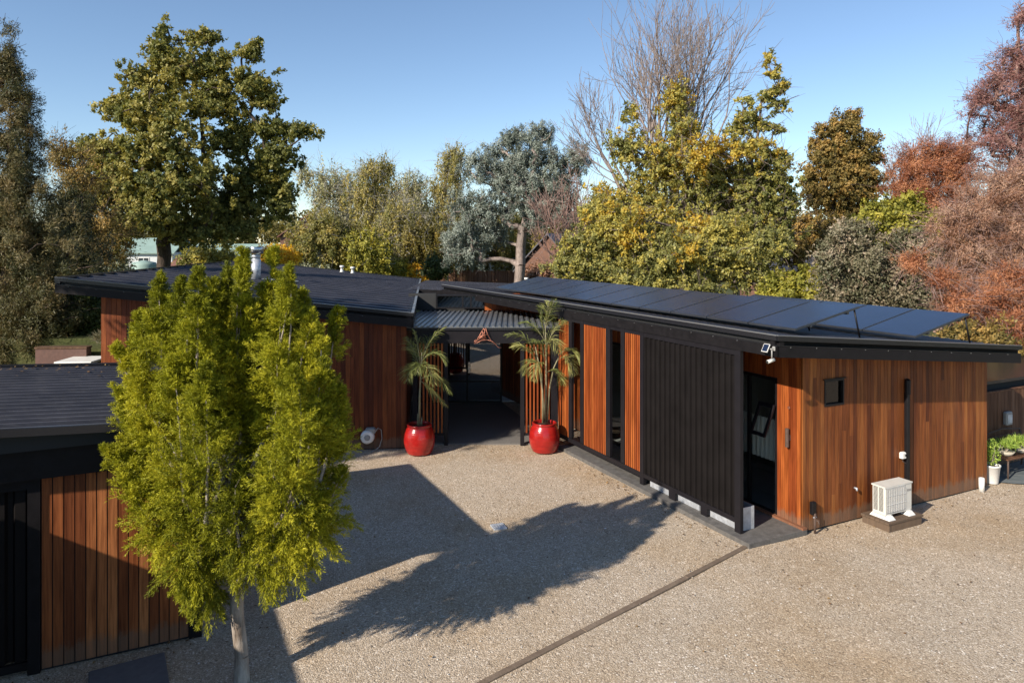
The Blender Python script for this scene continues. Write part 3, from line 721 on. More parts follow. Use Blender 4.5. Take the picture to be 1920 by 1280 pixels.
for i in range(11):
    t = P1 if i == 0 else copy_tree(P1)
    lb = ('front row solar panel %s' % ordn[i] if i in (0, 10) else 'front row solar panel, %s from the camera end' % ordn[i])
    t['label'] = lb + (', with its support leg in full view' if i == 0 else ', dark blue in its thin frame' if i < 10 else ', pale with reflected sky')
    t.location = WF.p(.30 + i * PITCH + PITCH, .84, 3.665) if False else WF.p(.30 + (i + 1) * PITCH, .84, 3.665); t.rotation_euler = (0, 0, ROTP)
P2, q2, L2 = solar_panel(PITCH - .032, 1.72, .36, 'x', 'back row of tilted solar panels'); leg(P2, PITCH - .06, 1.60, .32, -.27, 1.78)
for i in range(5):
    t = P2 if i == 0 else copy_tree(P2)
    t['label'] = ['back row solar panel at the near end above the timber end wall', 'back row solar panel, second from the near end', 'back row solar panel, third from the near end, left edge behind the front row', 'back row solar panel, fourth from the near end, a strip showing above the front row', 'back row solar panel, last of its row, only its top edge showing'][i]
    t.location = WF.p(-.12 + (i + 1) * PITCH, 3.62, 3.42); t.rotation_euler = (0, 0, ROTP)

# ------------------------------------------------------------------ main house on the left, with porch
house = thing('main_house', tuple(HF.p(-.21, .6)), 'low timber house on the left with a wide black ribbed roof and steel flue', 'house')
ZH = lambda a, b: 3.50 - .112 * a
AL = -8.36; BB = 16.6
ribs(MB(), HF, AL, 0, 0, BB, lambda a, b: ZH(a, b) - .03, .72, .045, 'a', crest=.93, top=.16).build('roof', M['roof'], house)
cap, bd, dots = fascia(None, HF, 'a', 0, AL, 0, lambda a: ZH(a, 0), -1)
f1 = bd.build('fascia', M['blackp'], house); cap.build('flashing', M['flash'], f1)
cap, bd, dots = fascia(None, HF, 'b', 0, 0, BB, lambda b: 3.50, 1)
f2 = bd.build('fascia', M['blackp'], house); cap.build('flashing', M['flash'], f2)
MB().box(HF, AL, AL + .12, -.01, BB, lambda a, b: ZH(AL, b) - .12, lambda a, b: ZH(AL, b) + .03).box(HF, AL, 0, BB, BB + .05, lambda a, b: ZH(a, b) - .1, lambda a, b: ZH(a, b) + .03).build('ridge_flashing', M['flash'], house)
MB().box(HF, AL + .06, -.06, .06, BB - .02, lambda a, b: ZH(a, b) - .32, lambda a, b: ZH(a, b) - .055).build('soffit', M['dark'], house)
HWF = Frame(tuple(HF.p(0, .6)), (HF.a[0], HF.a[1])); HWF.b = -HF.b
al = on_line(190, .6, HF); ag0 = on_line(238, .6, HF); ag1 = on_line(560, .6, HF); ar = -.21
hz = lambda a: ZH(a, 0) - .321
m_ = MB(); clad(m_, HWF, al, ag0, .02, hz, .12, joint=0, tr=(.35, 1)); clad(m_, HWF, ag1, ar, .02, hz, .118, joint=.1, tr=(.1, .9)); clad(m_, HWF, ag0, ag1, 3.3, hz, .118, joint=0)
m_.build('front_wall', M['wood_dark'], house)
m_ = MB(); m_.box(HWF, al, ag0, -.12, -.003, 0, lambda a, b: hz(a)); m_.box(HWF, ag1, ar, -.12, -.003, 0, lambda a, b: hz(a)); m_.box(HWF, ag0, ag1, -.12, -.003, 3.3, lambda a, b: hz(a))
m_.box(HF, ar - .1, ar, .73, BB - .6, 0, 3.3); m_.box(HF, al, al + .1, .73, BB - .6, 0, 3.9); m_.box(HF, al, ar, BB - .6, BB - .5, 0, 3.3)
m_.box(HF, al + .1, ar - .1, 5, 5.1, 0, 3.0); m_.build('inner_wall', M['dark'], house)
SWF = Frame(tuple(HF.p(ar, .6)), (HF.b[0], HF.b[1])); SWF.b = HF.a
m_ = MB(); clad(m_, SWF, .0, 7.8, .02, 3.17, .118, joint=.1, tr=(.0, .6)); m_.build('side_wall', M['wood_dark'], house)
gw = frame_rect(MB(), HWF, ag0, ag1, .05, 3.3, .06, -.08, .01, mull=[ag0 + (ag1 - ag0) * k / 4 for k in (1, 2, 3)]).build('glass_door', M['black'], house)
MB().box(HWF, ag0 + .061, ag1 - .061, -.04, -.03, .111, 3.239).build('pane', M['glass2'], gw)
# flue
fl = HF.p(on_line(480, 6.5, HF), 6.5); fz = float(ZH(on_line(480, 6.5, HF), 0))
fb = (fl[0], fl[1], 0)
m_ = MB().lathe(fb, [(.0, fz - .05), (.155, fz - .05), (.155, fz + .62), (.12, fz + .62), (.12, fz + .66), (.145, fz + .66), (.145, fz + .80), (0, fz + .80)], 24); fo = m_.build('flue', M['galv'], house)
MB().lathe(fb, [(0, fz + .815), (.235, fz + .815), (.235, fz + 1.02), (.225, fz + 1.03), (0, fz + 1.03)], 28).build('flue_cowl', M['steel'], fo)
fa = on_line(480, 6.5, HF)
MB().box(HF, AL + 3.3, fa + 1.3, 6.2, 6.95, lambda a, b: ZH(a, b) + .016, lambda a, b: ZH(a, b) + .022, .72).build('flue_flashing', M['flash'], house)
for i, (px, bb) in enumerate(((641, 15.6), (661, 15.4))):
    a_ = on_line(px, bb, HF); q_ = HF.p(a_, bb); z_ = ZH(a_, 0)
    MB().lathe((q_[0], q_[1], z_), [(.0, -.02), (.12, -.02), (.07, .06), (.06, .22), (.10, .22), (.10, .30), (0, .30)], 14).build('roof_vent', M['white'], house)
# lower middle roof that links house and wing
ml = thing('middle_wing', (-1.5, 28, 0), 'low black-roofed link between the left house and the right wing', 'house')
zm = lambda a, b: 3.50 - .035 * (a + 3.2)
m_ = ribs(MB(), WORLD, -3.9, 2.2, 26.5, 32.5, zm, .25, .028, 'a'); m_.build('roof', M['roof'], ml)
MB().box(WORLD, -3.4, 1.9, 26.8, 32.2, 0, lambda a, b: zm(a, b) - .25).build('wall', M['dark'], ml)
MB().box(WORLD, -3.9, 2.2, 26.44, 26.5, lambda a, b: zm(a, b) - .24, lambda a, b: zm(a, b) + .03).build('fascia', M['blackp'], ml)
MB().lathe((.62, 31, 3.4), [(.0, 0), (.10, 0), (.06, .08), (.05, .26), (.09, .26), (.09, .34), (0, .34)], 14).build('roof_vent', M['white'], ml)
# porch
porch = thing('entrance_porch', (-.7, 18.65, 0), 'black steel entrance porch with a ribbed canopy between the two red pots', 'porch')
PY = 18.65
PF = Frame((0, PY), (1, 0)); PF.b = np.array([0, -1.0, 0])
def pxx(px, d=PY): return (px - 960) / FPX * d
m_ = MB(); m_.box(PF, pxx(783), 1.30, -.06, .06, 2.66, 3.06); m_.build('beam', M['frame'], porch)
for a0, a1 in ((pxx(833), pxx(840)), (pxx(975.5), pxx(983)), (pxx(1033), pxx(1046)), (pxx(774), pxx(783))):
    MB().box(PF, a0, a1, -.05, .05, .0, 2.659 if a0 > -2.4 else 3.05).build('post', M['frame'], porch)
for a0, a1 in ((pxx(783.2), pxx(832.8)), (pxx(983.2), pxx(1032.8))):
    m_ = MB(); m_.box(PF, a0, a1, -.03, .03, .26, .32); m_.build('bottom_rail', M['frame'], porch)
    slats(PF, a0 + .01, a1 - .01, .321, 2.659, .10, .042, -.012, .014).build('slat_screen', M['wood_red'], porch)
zc = lambda a, b: 3.085 - .012 * (-b if b < 0 else 0)
can = ribs(MB(), Frame((0, PY), (1, 0)), -3.0, 1.55, -.12, 4.75, lambda a, b: 3.085 - .014 * b, .155, .035, 'b', top=.9)
can.build('canopy_roof', M['canopy'] if 'canopy' in M else M['roof'], porch)
MB().box(PF, -2.95, 1.5, .061, .10, 3.0, 3.075).build('canopy_flashing', M['flash'], porch)
BW = Frame((0, 23.5), (1, 0)); BW.b = np.array([0, -1.0, 0])
gl0, gl1 = -3.25, -.33
g_ = frame_rect(MB(), BW, gl0, gl1, .03, 2.97, .06, -.06, .03, mull=[pxx(876, 23.5)], rails=[.72]).build('sliding_door', M['black'], porch)
MB().box(BW, gl0 + .061, gl1 - .061, -.02, -.01, .091, 2.909).build('pane', M['glassr'] if 'glassr' in M else M['glass2'], g_)
MB().box(BW, pxx(878, 23.5), pxx(882, 23.5), .031, .06, 1.0, 1.35).build('handle', M['steel'], g_)
MB().box(BW, -3.4, -2.5, -.1, .0, 3.05, 3.6).build('dark_wall', M['dark'], porch)
cz = frame_rect(MB(), BW, -2.5, -.9, 3.10, 3.56, .05, -.06, .03, mull=[-1.62, -1.35]).build('clerestory_window', M['black'], porch)
MB().box(BW, -2.449, -.951, -.02, -.01, 3.151, 3.509).build('pane', M['glass2'], cz)
m_ = MB(); clad(m_, BW, -.9, 1.6, 3.05, 3.6, .12, joint=0); m_.build('upper_wall', M['wood_red'], porch)
m_ = MB(); m_.box(BW, -3.3, 1.6, -4, -.2, 0, .03); m_.box(BW, -3.3, 1.6, -4.1, -4, 0, 3.1); m_.box(BW, 1.5, 1.6, -4, -.2, 0, 3.1); m_.build('hall', M['hall'], porch)
bb_ = pxx(843, 23.5)

# hanging wire ornament on the porch beam
orn = MB(); oc = lambda x, z: (pxx(x), PY - .13, 5.3 - (z - HZ) * (PY - .13) / FPX)
wire = [[(908, 614), (900, 628), (893, 640), (890, 645), (896, 642), (903, 638), (912, 637), (919, 638), (926, 642), (930, 645), (922, 640), (914, 626), (911, 614)],
        [(915, 637), (924, 640), (930, 646), (934, 651), (940, 652)], [(893, 641), (900, 634), (908, 628), (914, 627)], [(900, 628), (905, 634), (912, 637)], [(904, 621), (909, 627), (912, 636)],
        [(897, 636), (903, 630), (911, 622)], [(890, 645), (890, 640), (893, 636)], [(906, 616), (913, 621), (917, 632)], [(899, 630), (901, 638)], [(905, 623), (904, 636)], [(909, 616), (908, 636)]]
for wv in wire: orn.tube([oc(*p_) for p_ in wv], .009, 5)
tag(orn.build('wire_ornament', M['copper'], None, loc=oc(910, 630)), 'copper wire fish-tail ornament hanging on the black porch beam', 'ornament')
# hose reel on the house wall
ha = on_line(690, .6, HF); hc = lambda a, b, z: HWF.p(ha + a, b, z)
hr = thing('hose_reel', tuple(hc(0, .1, .3)), 'white and grey wall-mounted hose reel low on the dark timber wall', 'hose reel')
m_ = MB(); q0 = hc(0, .14, .36); m_.tube([q0 - HWF.b * .10, q0 - HWF.b * .07, q0, q0 + HWF.b * .07, q0 + HWF.b * .10], [.14, .165, .178, .165, .13], 26); m_.build('drum', M['white'], hr)
m_ = MB().tube([q0 + HWF.b * .101, q0 + HWF.b * .125], [.075, .06], 16); m_.build('hub', M['grille'], hr)
m_ = MB().bevbox(HWF, ha - .05, ha + .20, .024, .20, .46, .58, .03); m_.build('bracket', M['grille'], hr)
m_ = MB().tube([hc(.17, .2, .45), hc(.26, .16, .58), hc(.34, .12, .52), hc(.36, .12, .3), hc(.30, .14, .1), hc(.18, .2, .02), hc(.1, .3, .015)], .011, 6); m_.build('hose', M['grille'], hr)

# ------------------------------------------------------------------ garage in the left foreground
gar = thing('garage', tuple(WF.p(1.35, -9.3)), 'timber-clad garage in the left foreground under a flat black ribbed roof', 'garage')
GX = 1.35
ZG = lambda a, b: 3.11 - .055 * (b + 11)
gb0, gb1 = on_cross(77, GX), on_cross(354, GX)
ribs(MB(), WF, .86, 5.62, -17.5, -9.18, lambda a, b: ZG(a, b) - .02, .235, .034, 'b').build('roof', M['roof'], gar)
MB().box(WF, .84, .93, -17.5, -9.17, lambda a, b: ZG(a, b) - .085, lambda a, b: ZG(a, b) + .012).box(WF, .93, 5.64, -9.175, -9.13, lambda a, b: ZG(a, b) - .10, lambda a, b: ZG(a, b) + .012).box(WF, 5.60, 5.70, -17.5, -9.18, lambda a, b: ZG(a, b) - .12, lambda a, b: ZG(a, b) + .03).build('flashing', M['flash'], gar)
MB().box(WF, 1.05, 5.55, -17.4, -9.25, 2.80, lambda a, b: ZG(a, b) - .045).build('soffit', M['dark'], gar)
MB().box(WF, 1.20, 1.34, -17.4, -9.2, 2.41, 2.80).build('beam', M['blackp'], gar)
MB().box(WF, 1.17, 1.34, -17.4, -9.19, 2.803, 2.815).build('beam_flashing', M['flash'], gar)
GW = Frame(tuple(WF.p(GX, 0)), (WF.b[0], WF.b[1])); GW.b = -WF.a
m_ = MB(); clad(m_, GW, gb0 + .004, gb1, .035, 2.41, .118, .024, .013, joint=0, tr=(.0, 1.0)); m_.build('front_wall', M['wood_gar'], gar)
m_ = MB(); m_.box(GW, gb0, gb1 + .14, -.12, -.003, 0, 2.80); m_.box(WF, GX + .12, 5.4, -9.32, -9.2, 0, 2.8); m_.box(WF, 5.3, 5.4, -17.2, -9.33, 0, 2.8); m_.build('inner_wall', M['dark'], gar)
m_ = MB(); SG = Frame(tuple(WF.p(0, -9.2)), (WF.a[0], WF.a[1])); SG.b = WF.b
clad(m_, SG, GX + .13, 5.4, .03, 2.8, .118, joint=0); m_.build('side_wall', M['wood_gar'], gar)
m_ = MB(); m_.box(GW, gb1 + .002, gb1 + .16, -.02, .04, 0, 2.41); m_.box(GW, gb0 - .135, gb0 - .002, -.02, .055, 0, 2.409)
m_.box(GW, gb0 - 4.5, gb0 - .136, -.02, .04, 2.27, 2.408); m_.box(GW, gb0 - 4.5, gb0 - .136, -.01, .035, .06, .16); m_.build('door_frame', M['blackp'], gar)
x0, x1 = gb0 - 4.4, gb0 - .137; m_ = MB(); n = int((x1 - x0) / .21); per = (x1 - x0) / n; xs = []
for i in range(n): c = x0 + i * per; xs += [(c, -.06), (c + per * .25, -.06), (c + per * .38, -.01), (c + per * .88, -.01)]
xs.append((x1, -.06)); v = [p_ for x, b in xs for p_ in (GW.p(x, b, .161), GW.p(x, b, 2.269))]
m_.add(v, [(2 * i, 2 * i + 2, 2 * i + 3, 2 * i + 1) for i in range(len(xs) - 1)]); gdr = m_.build('garage_door', M['screen'], gar)
# unseen roof and walls added outside the frame so the edge shades the garage
gs = MB().box(WF, -9, .80, -21, -12.96, 2.88, 3.0); gs.build('unseen_shade_roof', M['roof'], gar)
MB().box(WF, -8.8, .9, -20.6, -20.4, 0, 2.88).box(WF, -8.8, -8.6, -20.4, -13.2, 0, 2.88).build('unseen_shade_wall', M['dark'], gar)

# ------------------------------------------------------------------ plants and trees
def unit(a): return a / (np.linalg.norm(a, axis=-1, keepdims=True) + 1e-9)
def pt(px, py, d): return np.array([(px - 960) / FPX * d, d, CH + (HZ - py) / FPX * d])
def leaf_quads(C, T, size, aspect, g, Nn=None):
    N = len(C); S = unit(np.cross(T, g.normal(size=(N, 3)) if Nn is None else Nn))
    l = (size / 2)[:, None]; wv = l * aspect
    V = np.stack([C - T * l, C + S * wv - T * l * .15, C + T * l, C - S * wv - T * l * .15], 1).reshape(-1, 3)
    return V, (np.arange(N) * 4)[:, None] + np.arange(4)[None]
def seg_mesh(P0, P1, R0, R1, n=5):
    P0, P1, R0, R1 = map(np.asarray, (P0, P1, R0, R1)); N = len(P0)
    D = unit(P1 - P0); ref = np.where(np.abs(D[:, 2:3]) < .9, np.array([[0, 0, 1.0]]), np.array([[1.0, 0, 0]]))
    X = unit(np.cross(D, ref)); Y = np.cross(D, X)
    t = np.arange(n) * 2 * PI / n; cx, sy_ = np.cos(t), np.sin(t)
    ring = X[:, None] * cx[None, :, None] + Y[:, None] * sy_[None, :, None]
    V = np.concatenate([P0[:, None] + ring * R0[:, None, None], P1[:, None] + ring * R1[:, None, None]], 1).reshape(-1, 3)
    k = np.arange(n); k2 = (k + 1) % n; f = np.stack([k, n + k, n + k2, k2], 1)
    return V, ((np.arange(N) * 2 * n)[:, None, None] + f[None]).reshape(-1, 4)
def smooth_all(o): o.data.polygons.foreach_set('use_smooth', [True] * len(o.data.polygons)); return o
def skeleton(base, top, r0, C, g, wander=.04, trunk_frac=.8):
    """limbs from a trunk out to the clump centres C"""
    nodes = []; par = []
    nt_ = 9; H_ = np.linalg.norm(top - base)
    for i in range(nt_):
        f = i / (nt_ - 1); nodes.append(base + (top - base) * f + np.array([*g.normal(0, wander * H_ * .35, 2), 0]) * (f > 0) * (1 - .3 * f)); par.append(i - 1)
    order = np.argsort(np.linalg.norm(C - (base + (top - base) * .45), axis=1))
    leafn = []
    for ci in order:
        c = C[ci]; A = np.array(nodes); dd = np.linalg.norm(A - c, axis=1) + np.maximum(0, A[:, 2] - c[2] + .15 * H_ * 0) * 1.6
        dd[0] += H_ * .5; dd[1] += H_ * .15
        j = int(np.argmin(dd)); a = A[j]; L_ = np.linalg.norm(c - a); m = max(1, min(4, int(L_ / (.06 * H_)) + 1)); last = j
        side = g.normal(size=3) * .10 * L_
        for q in range(1, m + 1):
            f = q / m; p = a + (c - a) * f + (side * 1.0 + np.array([0, 0, .10 * L_])) * math.sin(PI * f) ; nodes.append(p); par.append(last); last = len(nodes) - 1
        leafn.append(last)
    cnt = np.zeros(len(nodes))
    for l_ in leafn: cnt[l_] += 1
    for i in range(len(nodes) - 1, 0, -1): cnt[par[i]] += cnt[i]
    cnt[nt_ - 1] = max(cnt[nt_ - 1], 1)
    rad = r0 * np.power(np.maximum(cnt, .6) / max(cnt[0], 1), .42); rad[0] *= 1.25
    A = np.array(nodes); par = np.array(par); i = np.arange(1, len(A))
    return A[par[i]], A[i], np.minimum(rad[par[i]], rad[i] * 2.2 + .01), rad[i]
def lobe_points(lobes, n, g, surf=.45):
    lob = np.array([l[:6] for l in lobes], float); wt = (lob[:, 3] * lob[:, 5]) ** 1.0; wt /= wt.sum()
    k = g.choice(len(lob), n, p=wt); D = unit(g.normal(size=(n, 3))); r = g.uniform(.05, 1, n) ** surf
    r *= g.uniform(.70, 1.22, n) * (1 + .13 * np.sin(D[:, 0] * 7 + k * 2.1) * np.cos(D[:, 2] * 6 + k))
    return lob[k, :3] + D * lob[k, 3:6] * r[:, None], D, k
def pxl(d, lobes):                 # crown lobes read off the photograph as (column, row, half width, half height[, metres behind])
    out = []
    for l in lobes:
        dd = d + (l[4] if len(l) > 4 else 0); s_ = dd / FPX; c = pt(l[0], l[1], dd); rx, rz = l[2] * s_, l[3] * s_
        out.append((c[0], c[1], c[2], rx, min(rx, rz) * .95, rz, l[5] if len(l) > 5 else 0.))
    return out
def tree(name, label, cat, base, lobes, leafm, barkm, seed, nclump=200, per=150, cr=.55, size=.16, aspect=.5, hang=0., up=.2, trunk_r=.25,
         surf=.45, flat=.7, twigs=0, twl=1.0, tint=(.5, .2), group=None, topf=.72, leafpart='crown', jit=.10, twigr=.008, top=None):
    g = np.random.default_rng(seed); t = thing(name, (base[0], base[1], 0), label, cat, group)
    C, D, K = lobe_points(lobes, nclump, g, surf)
    C = C + g.normal(size=C.shape) * np.array([l[3:6] for l in lobes])[K] * jit
    C[:, 2] = np.maximum(C[:, 2], .4)
    zt = max(l[2] + l[5] for l in lobes); 
    if top is None:
        cxm = np.mean([l[0] for l in lobes]); cym = np.mean([l[1] for l in lobes]); top = np.array([base[0] * .5 + cxm * .5, base[1] * .5 + cym * .5, zt * topf])
    P0, P1, R0, R1 = skeleton(np.array([base[0], base[1], -.1]), np.array(top), trunk_r, C[:min(nclump, 340)], g)
    if twigs:
        k = np.repeat(np.arange(nclump), twigs); d_ = unit(D[k] * 1.0 + g.normal(size=(len(k), 3)) * .6 * np.array([1, 1, .5]) + np.array([0, 0, up]))
        a = C[k]; b = a + d_ * (cr * twl * g.uniform(.6, 1.4, len(k)))[:, None]
        mid = (a + b) / 2 + g.normal(size=a.shape) * cr * .1
        P0 = np.concatenate([P0, a, mid]); P1 = np.concatenate([P1, mid, b]); rr = np.full(len(k), twigr)
        R0 = np.concatenate([R0, rr, rr * .7]); R1 = np.concatenate([R1, rr * .7, rr * .25])
    V, F = seg_mesh(P0, P1, np.maximum(R0, .006), np.maximum(R1, .004), 5 if not twigs else 4); smooth_all(np_mesh('trunk', V, F, barkm, t))
    if per:
        k = np.repeat(np.arange(nclump), per); n = len(k)
        ns = max(3, per // 14); so = unit(g.normal(size=(nclump * ns, 3))) * (g.uniform(0, 1, nclump * ns) ** .5)[:, None] * cr * np.repeat(g.uniform(.6, 1.45, nclump), ns)[:, None]
        ki = k * ns + g.integers(0, ns, n); so[:, 2] *= flat
        off = so[ki] + g.normal(size=(n, 3)) * cr * .20; off[:, 2] -= (1 - flat) * 0
        if hang: off[:, 2] -= np.abs(g.normal(0, hang, n)); off[:, :2] *= .75
        L_ = C[k] + off; L_[:, 2] = np.maximum(L_[:, 2], .1)
        T = unit(unit(off) * .6 + g.normal(size=(n, 3)) * .8 + np.array([0, 0, up - hang * 1.2]))
        Nn = unit(D[k] * .75 + unit(off) * .35 + g.normal(size=(n, 3)) * .42 + np.array([0, 0, .35]))
        V, F = leaf_quads(L_, T, size * g.uniform(.6, 1.35, n), aspect, g, Nn)
        lt = np.array([l[6] if len(l) > 6 else 0. for l in lobes]); ct = g.normal(tint[0], tint[1], nclump) + lt[K]; tn = np.clip(ct[k] + g.normal(0, .13, n), 0, 1)
        np_mesh(leafpart, V, F, leafm, t, tint=tn)
    return t
def bare_tree(name, label, cat, base, specs, barkm, seed, r0=.2, depth=6, group=None, tw=.010, spread=.42, kids=(2, 4), t=None, part='trunk'):
    g = np.random.default_rng(seed)
    if t is None: t = thing(name, (base[0], base[1], 0), label, cat, group)
    S0, S1, A, B = [], [], [], []
    def grow(p, d, L_, r, k):
        n = 4 if k > 1 else 3; q = p; dd = d; pts = [p]
        for i in range(n):
            dd = unit(dd + g.normal(size=3) * .09 + np.array([0, 0, .05])); q2 = q + dd * L_ / n
            ra, rb = r * (1 - .45 * i / n), r * (1 - .45 * (i + 1) / n); S0.append(q); S1.append(q2); A.append(max(ra, tw)); B.append(max(rb, tw * .8)); q = q2; pts.append(q)
        if k <= 0: return
        for c in range(int(g.integers(*kids)) + 1):
            at = pts[-1] if c == 0 else pts[int(g.integers(1, n + 1))]
            nd = unit(dd + g.normal(size=3) * spread * (.6 if c == 0 else 1.1) + np.array([0, 0, .10])); grow(at, nd, L_ * g.uniform(.62, .88), r * (.58 if c == 0 else .45), k - 1)
    for (p, q, r) in specs[1:]:
        if np.linalg.norm(np.array(p) - np.array(specs[0][0])) > .3: S0.append(np.array(specs[0][0])); S1.append(np.array(p)); A.append(r * 1.4); B.append(r)
    for (p, q, r) in specs:            # p start, q where the limb heads
        v = np.array(q) - np.array(p); L_ = np.linalg.norm(v); grow(np.array(p), v / L_, L_ * .36, r, depth)
    V, F = seg_mesh(S0, S1, A, B, 4); smooth_all(np_mesh(part, V, F, barkm, t)); return t

# ---- the yellow-green tree in front of the garage
def front_tree():
    g = np.random.default_rng(11); D0 = 8.65; base = np.array([-3.27, D0, 0.0])
    t = thing('feathery_tree', tuple(base), 'yellow-green feathery young tree with a pale trunk standing in the gravel before the garage', 'tree')
    sp = [((300, 525), (300, 840), 46, .0), ((374, 512), (364, 830), 42, -.35), ((336, 575), (345, 880), 48, .5), ((426, 505), (410, 830), 42, .35), ((456, 470), (450, 790), 34, .1),
          ((512, 474), (492, 800), 36, .35), ((541, 506), (515, 830), 44, -.15), ((566, 552), (545, 860), 48, .3), ((634, 586), (600, 880), 34, .3), ((612, 680), (575, 960), 54, -.2), ((214, 648), (320, 830), 30, -.1), ((216, 730), (315, 910), 46, .2),
          ((198, 845), (325, 985), 50, -.2), ((236, 900), (370, 1045), 52, -.3), ((640, 790), (565, 990), 46, .2), ((478, 790), (470, 960), 34, .1), ((385, 690), (385, 980), 60, -.6), ((325, 680), (345, 940), 58, -.45),
          ((648, 880), (590, 1025), 38, .05), ((600, 930), (545, 1050), 46, -.2), ((310, 950), (385, 1100), 44, -.2), ((420, 880), (420, 1030), 60, .45), ((520, 720), (500, 940), 60, .55), ((455, 575), (445, 800), 40, .15), ((398, 590), (400, 800), 34, .1), ((552, 700), (540, 950), 60, -.6),
          ((515, 960), (480, 1065), 50, -.3), ((455, 880), (460, 1040), 48, -.35), ((560, 860), (540, 1010), 50, -.4), ((640, 730), (600, 900), 40, 0), ((258, 590), (285, 800), 40, .1), ((340, 530), (350, 740), 44, -.1), ((400, 530), (400, 740), 42, .25), ((545, 545), (525, 740), 46, .1), ((590, 590), (560, 780), 40, 0), ((495, 540), (480, 720), 38, .3), ((310, 560), (320, 740), 46, .2), ((602, 640), (575, 800), 32, -.1), ((345, 1040), (395, 1125), 30, -.15)]
    s_ = D0 / FPX; P0, P1, R0, R1 = [], [], [], []
    fork = pt(436, 1075, D0)
    def limb(a, b, ra, rb, n=7, bow=.12):
        side = g.normal(size=3) * .06; prev = a
        for i in range(1, n + 1):
            f = i / n; p = a + (b - a) * f + side * math.sin(PI * f) + np.array([0, 0, -bow * math.sin(PI * f)]) + g.normal(size=3) * .008
            P0.append(prev); P1.append(p); R0.append(ra + (rb - ra) * (f - 1 / n)); R1.append(ra + (rb - ra) * f); prev = p
    tr = [base + np.array([0, 0, -.05]), base + np.array([.0, 0, .30]), base + np.array([-.055, .0, .8]), base + np.array([-.06, .0, 1.2]), fork, pt(432, 950, D0), pt(438, 850, D0 + .1)]
    rr = [.105, .085, .082, .078, .075, .055, .045]
    F_c, F_d, F_l, F_t = [], [], [], []
    for i in range(6): P0.append(tr[i]); P1.append(tr[i + 1]); R0.append(rr[i]); R1.append(rr[i + 1])
    for k, ((x0, y0), (x1, y1), r, dy) in enumerate(sp):
        top = pt(x0, y0, D0 + dy); bot = pt(x1, y1, D0 + dy * .6); rad = r * s_
        st = tr[int(g.integers(3, 7))]; limb(st, bot, .032, .024, 5, .05); limb(bot, top, .022, .004, 9, 0)
        if k < 12 or k == 24:
            fo_ = np.array([g.normal() * .3, -1, 0]) * rad * .42; limb(bot + fo_ * .3, bot * .3 + top * .7 + fo_ * .8, .006, .003, 8, 0)
        L_ = np.linalg.norm(top - bot); n = int(118 * (L_ + .35) * (rad / .38))
        f = g.uniform(-.12, 1.0, n) ** 1.0; ax = bot + (top - bot) * f[:, None]
        fc = np.clip(f, 0, 1); pr = rad * np.where(f < .35, .75 + .25 * fc / .35, np.maximum(1.02 - ((fc - .35) / .65), .012) ** 1.0)
        prk = pr * (.80 + .32 * np.sin(f * 13 + k) * np.cos(k * 1.7 + f * 5))
        ang = g.uniform(0, 2 * PI, n); rr_ = g.uniform(.1, 1, n) ** .6 * np.maximum(prk * .75, .015)
        out = np.stack([np.cos(ang), np.sin(ang), np.zeros(n)], 1)
        c = ax + out * rr_[:, None]; c[:, 2] += rr_ * .2; tk_ = g.normal() * .10
        low = np.clip((2.5 - c[:, 2]) / 1.2, 0, 1)[:, None]      # low sprays droop, high ones reach up
        d = unit(out * (.30 + .32 * np.clip(pr / .2, 0, 1)[:, None] + .3 * low) + np.array([0, 0, 1.0]) * (.95 - 1.9 * low) + g.normal(size=(n, 3)) * .25)
        hole = np.sin(c[:, 0] * 8.1 + 1.3) * np.sin(c[:, 2] * 6.3 + c[:, 0] * 2) + .8 * np.sin(c[:, 1] * 7.7 + c[:, 2] * 3.1 + .5) + .5 * np.sin(c[:, 0] * 17 + c[:, 2] * 13)
        kp = (hole > -.45) | ((f > .66) & (g.random(n) > .25)); c, d, rr_, pr = c[kp], d[kp], rr_[kp], pr[kp]; n = len(c)
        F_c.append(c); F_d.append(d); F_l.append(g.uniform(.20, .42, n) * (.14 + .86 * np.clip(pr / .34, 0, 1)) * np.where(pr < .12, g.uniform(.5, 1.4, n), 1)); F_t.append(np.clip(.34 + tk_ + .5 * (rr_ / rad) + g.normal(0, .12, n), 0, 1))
    V, F = seg_mesh(P0, P1, R0, R1, 8); smooth_all(np_mesh('trunk', V, F, M['b_light'], t))
    c, d, l, tn = map(np.concatenate, (F_c, F_d, F_l, F_t)); N = len(c)
    nf = 9; ff = np.tile(np.linspace(.05, .98, nf), (N, 1)) + g.uniform(-.04, .04, (N, nf)); U0 = unit(np.cross(d, g.normal(size=(N, 3)))); W0 = np.cross(d, U0)
    ro = np.arange(nf)[None] * 2.4 + g.uniform(0, 6, (N, 1)); dn = np.array([0, 0, -1.0])
    lowf = np.clip((2.6 - c[:, 2]) / 1.6, 0, 1)[:, None]
    cc = c[:, None] + d[:, None] * (l[:, None] * ff)[..., None] + dn * ((l[:, None] * ff) ** 2 * (.5 + 1.0 * lowf))[..., None]
    d2 = unit(d[:, None] * (.85 + .9 * ff[..., None]) + (U0[:, None] * np.cos(ro)[..., None] + W0[:, None] * np.sin(ro)[..., None]) * .62 + dn * (.15 + .35 * lowf)[..., None] + g.normal(size=(N, nf, 3)) * .12)
    l2 = (l[:, None] * .62 * (1.15 - ff) + .05) * g.uniform(.75, 1.25, (N, nf))
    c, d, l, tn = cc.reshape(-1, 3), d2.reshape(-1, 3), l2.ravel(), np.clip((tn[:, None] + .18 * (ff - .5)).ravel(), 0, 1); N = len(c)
    m = 5; U = unit(np.cross(d, g.normal(size=(N, 3)))); sag = np.array([0, 0, -1.0])
    def along(f): return c[:, None] + d[:, None] * (l[:, None] * f)[..., None] + sag * (l[:, None] ** 2 * f ** 2 * 1.1)[..., None]
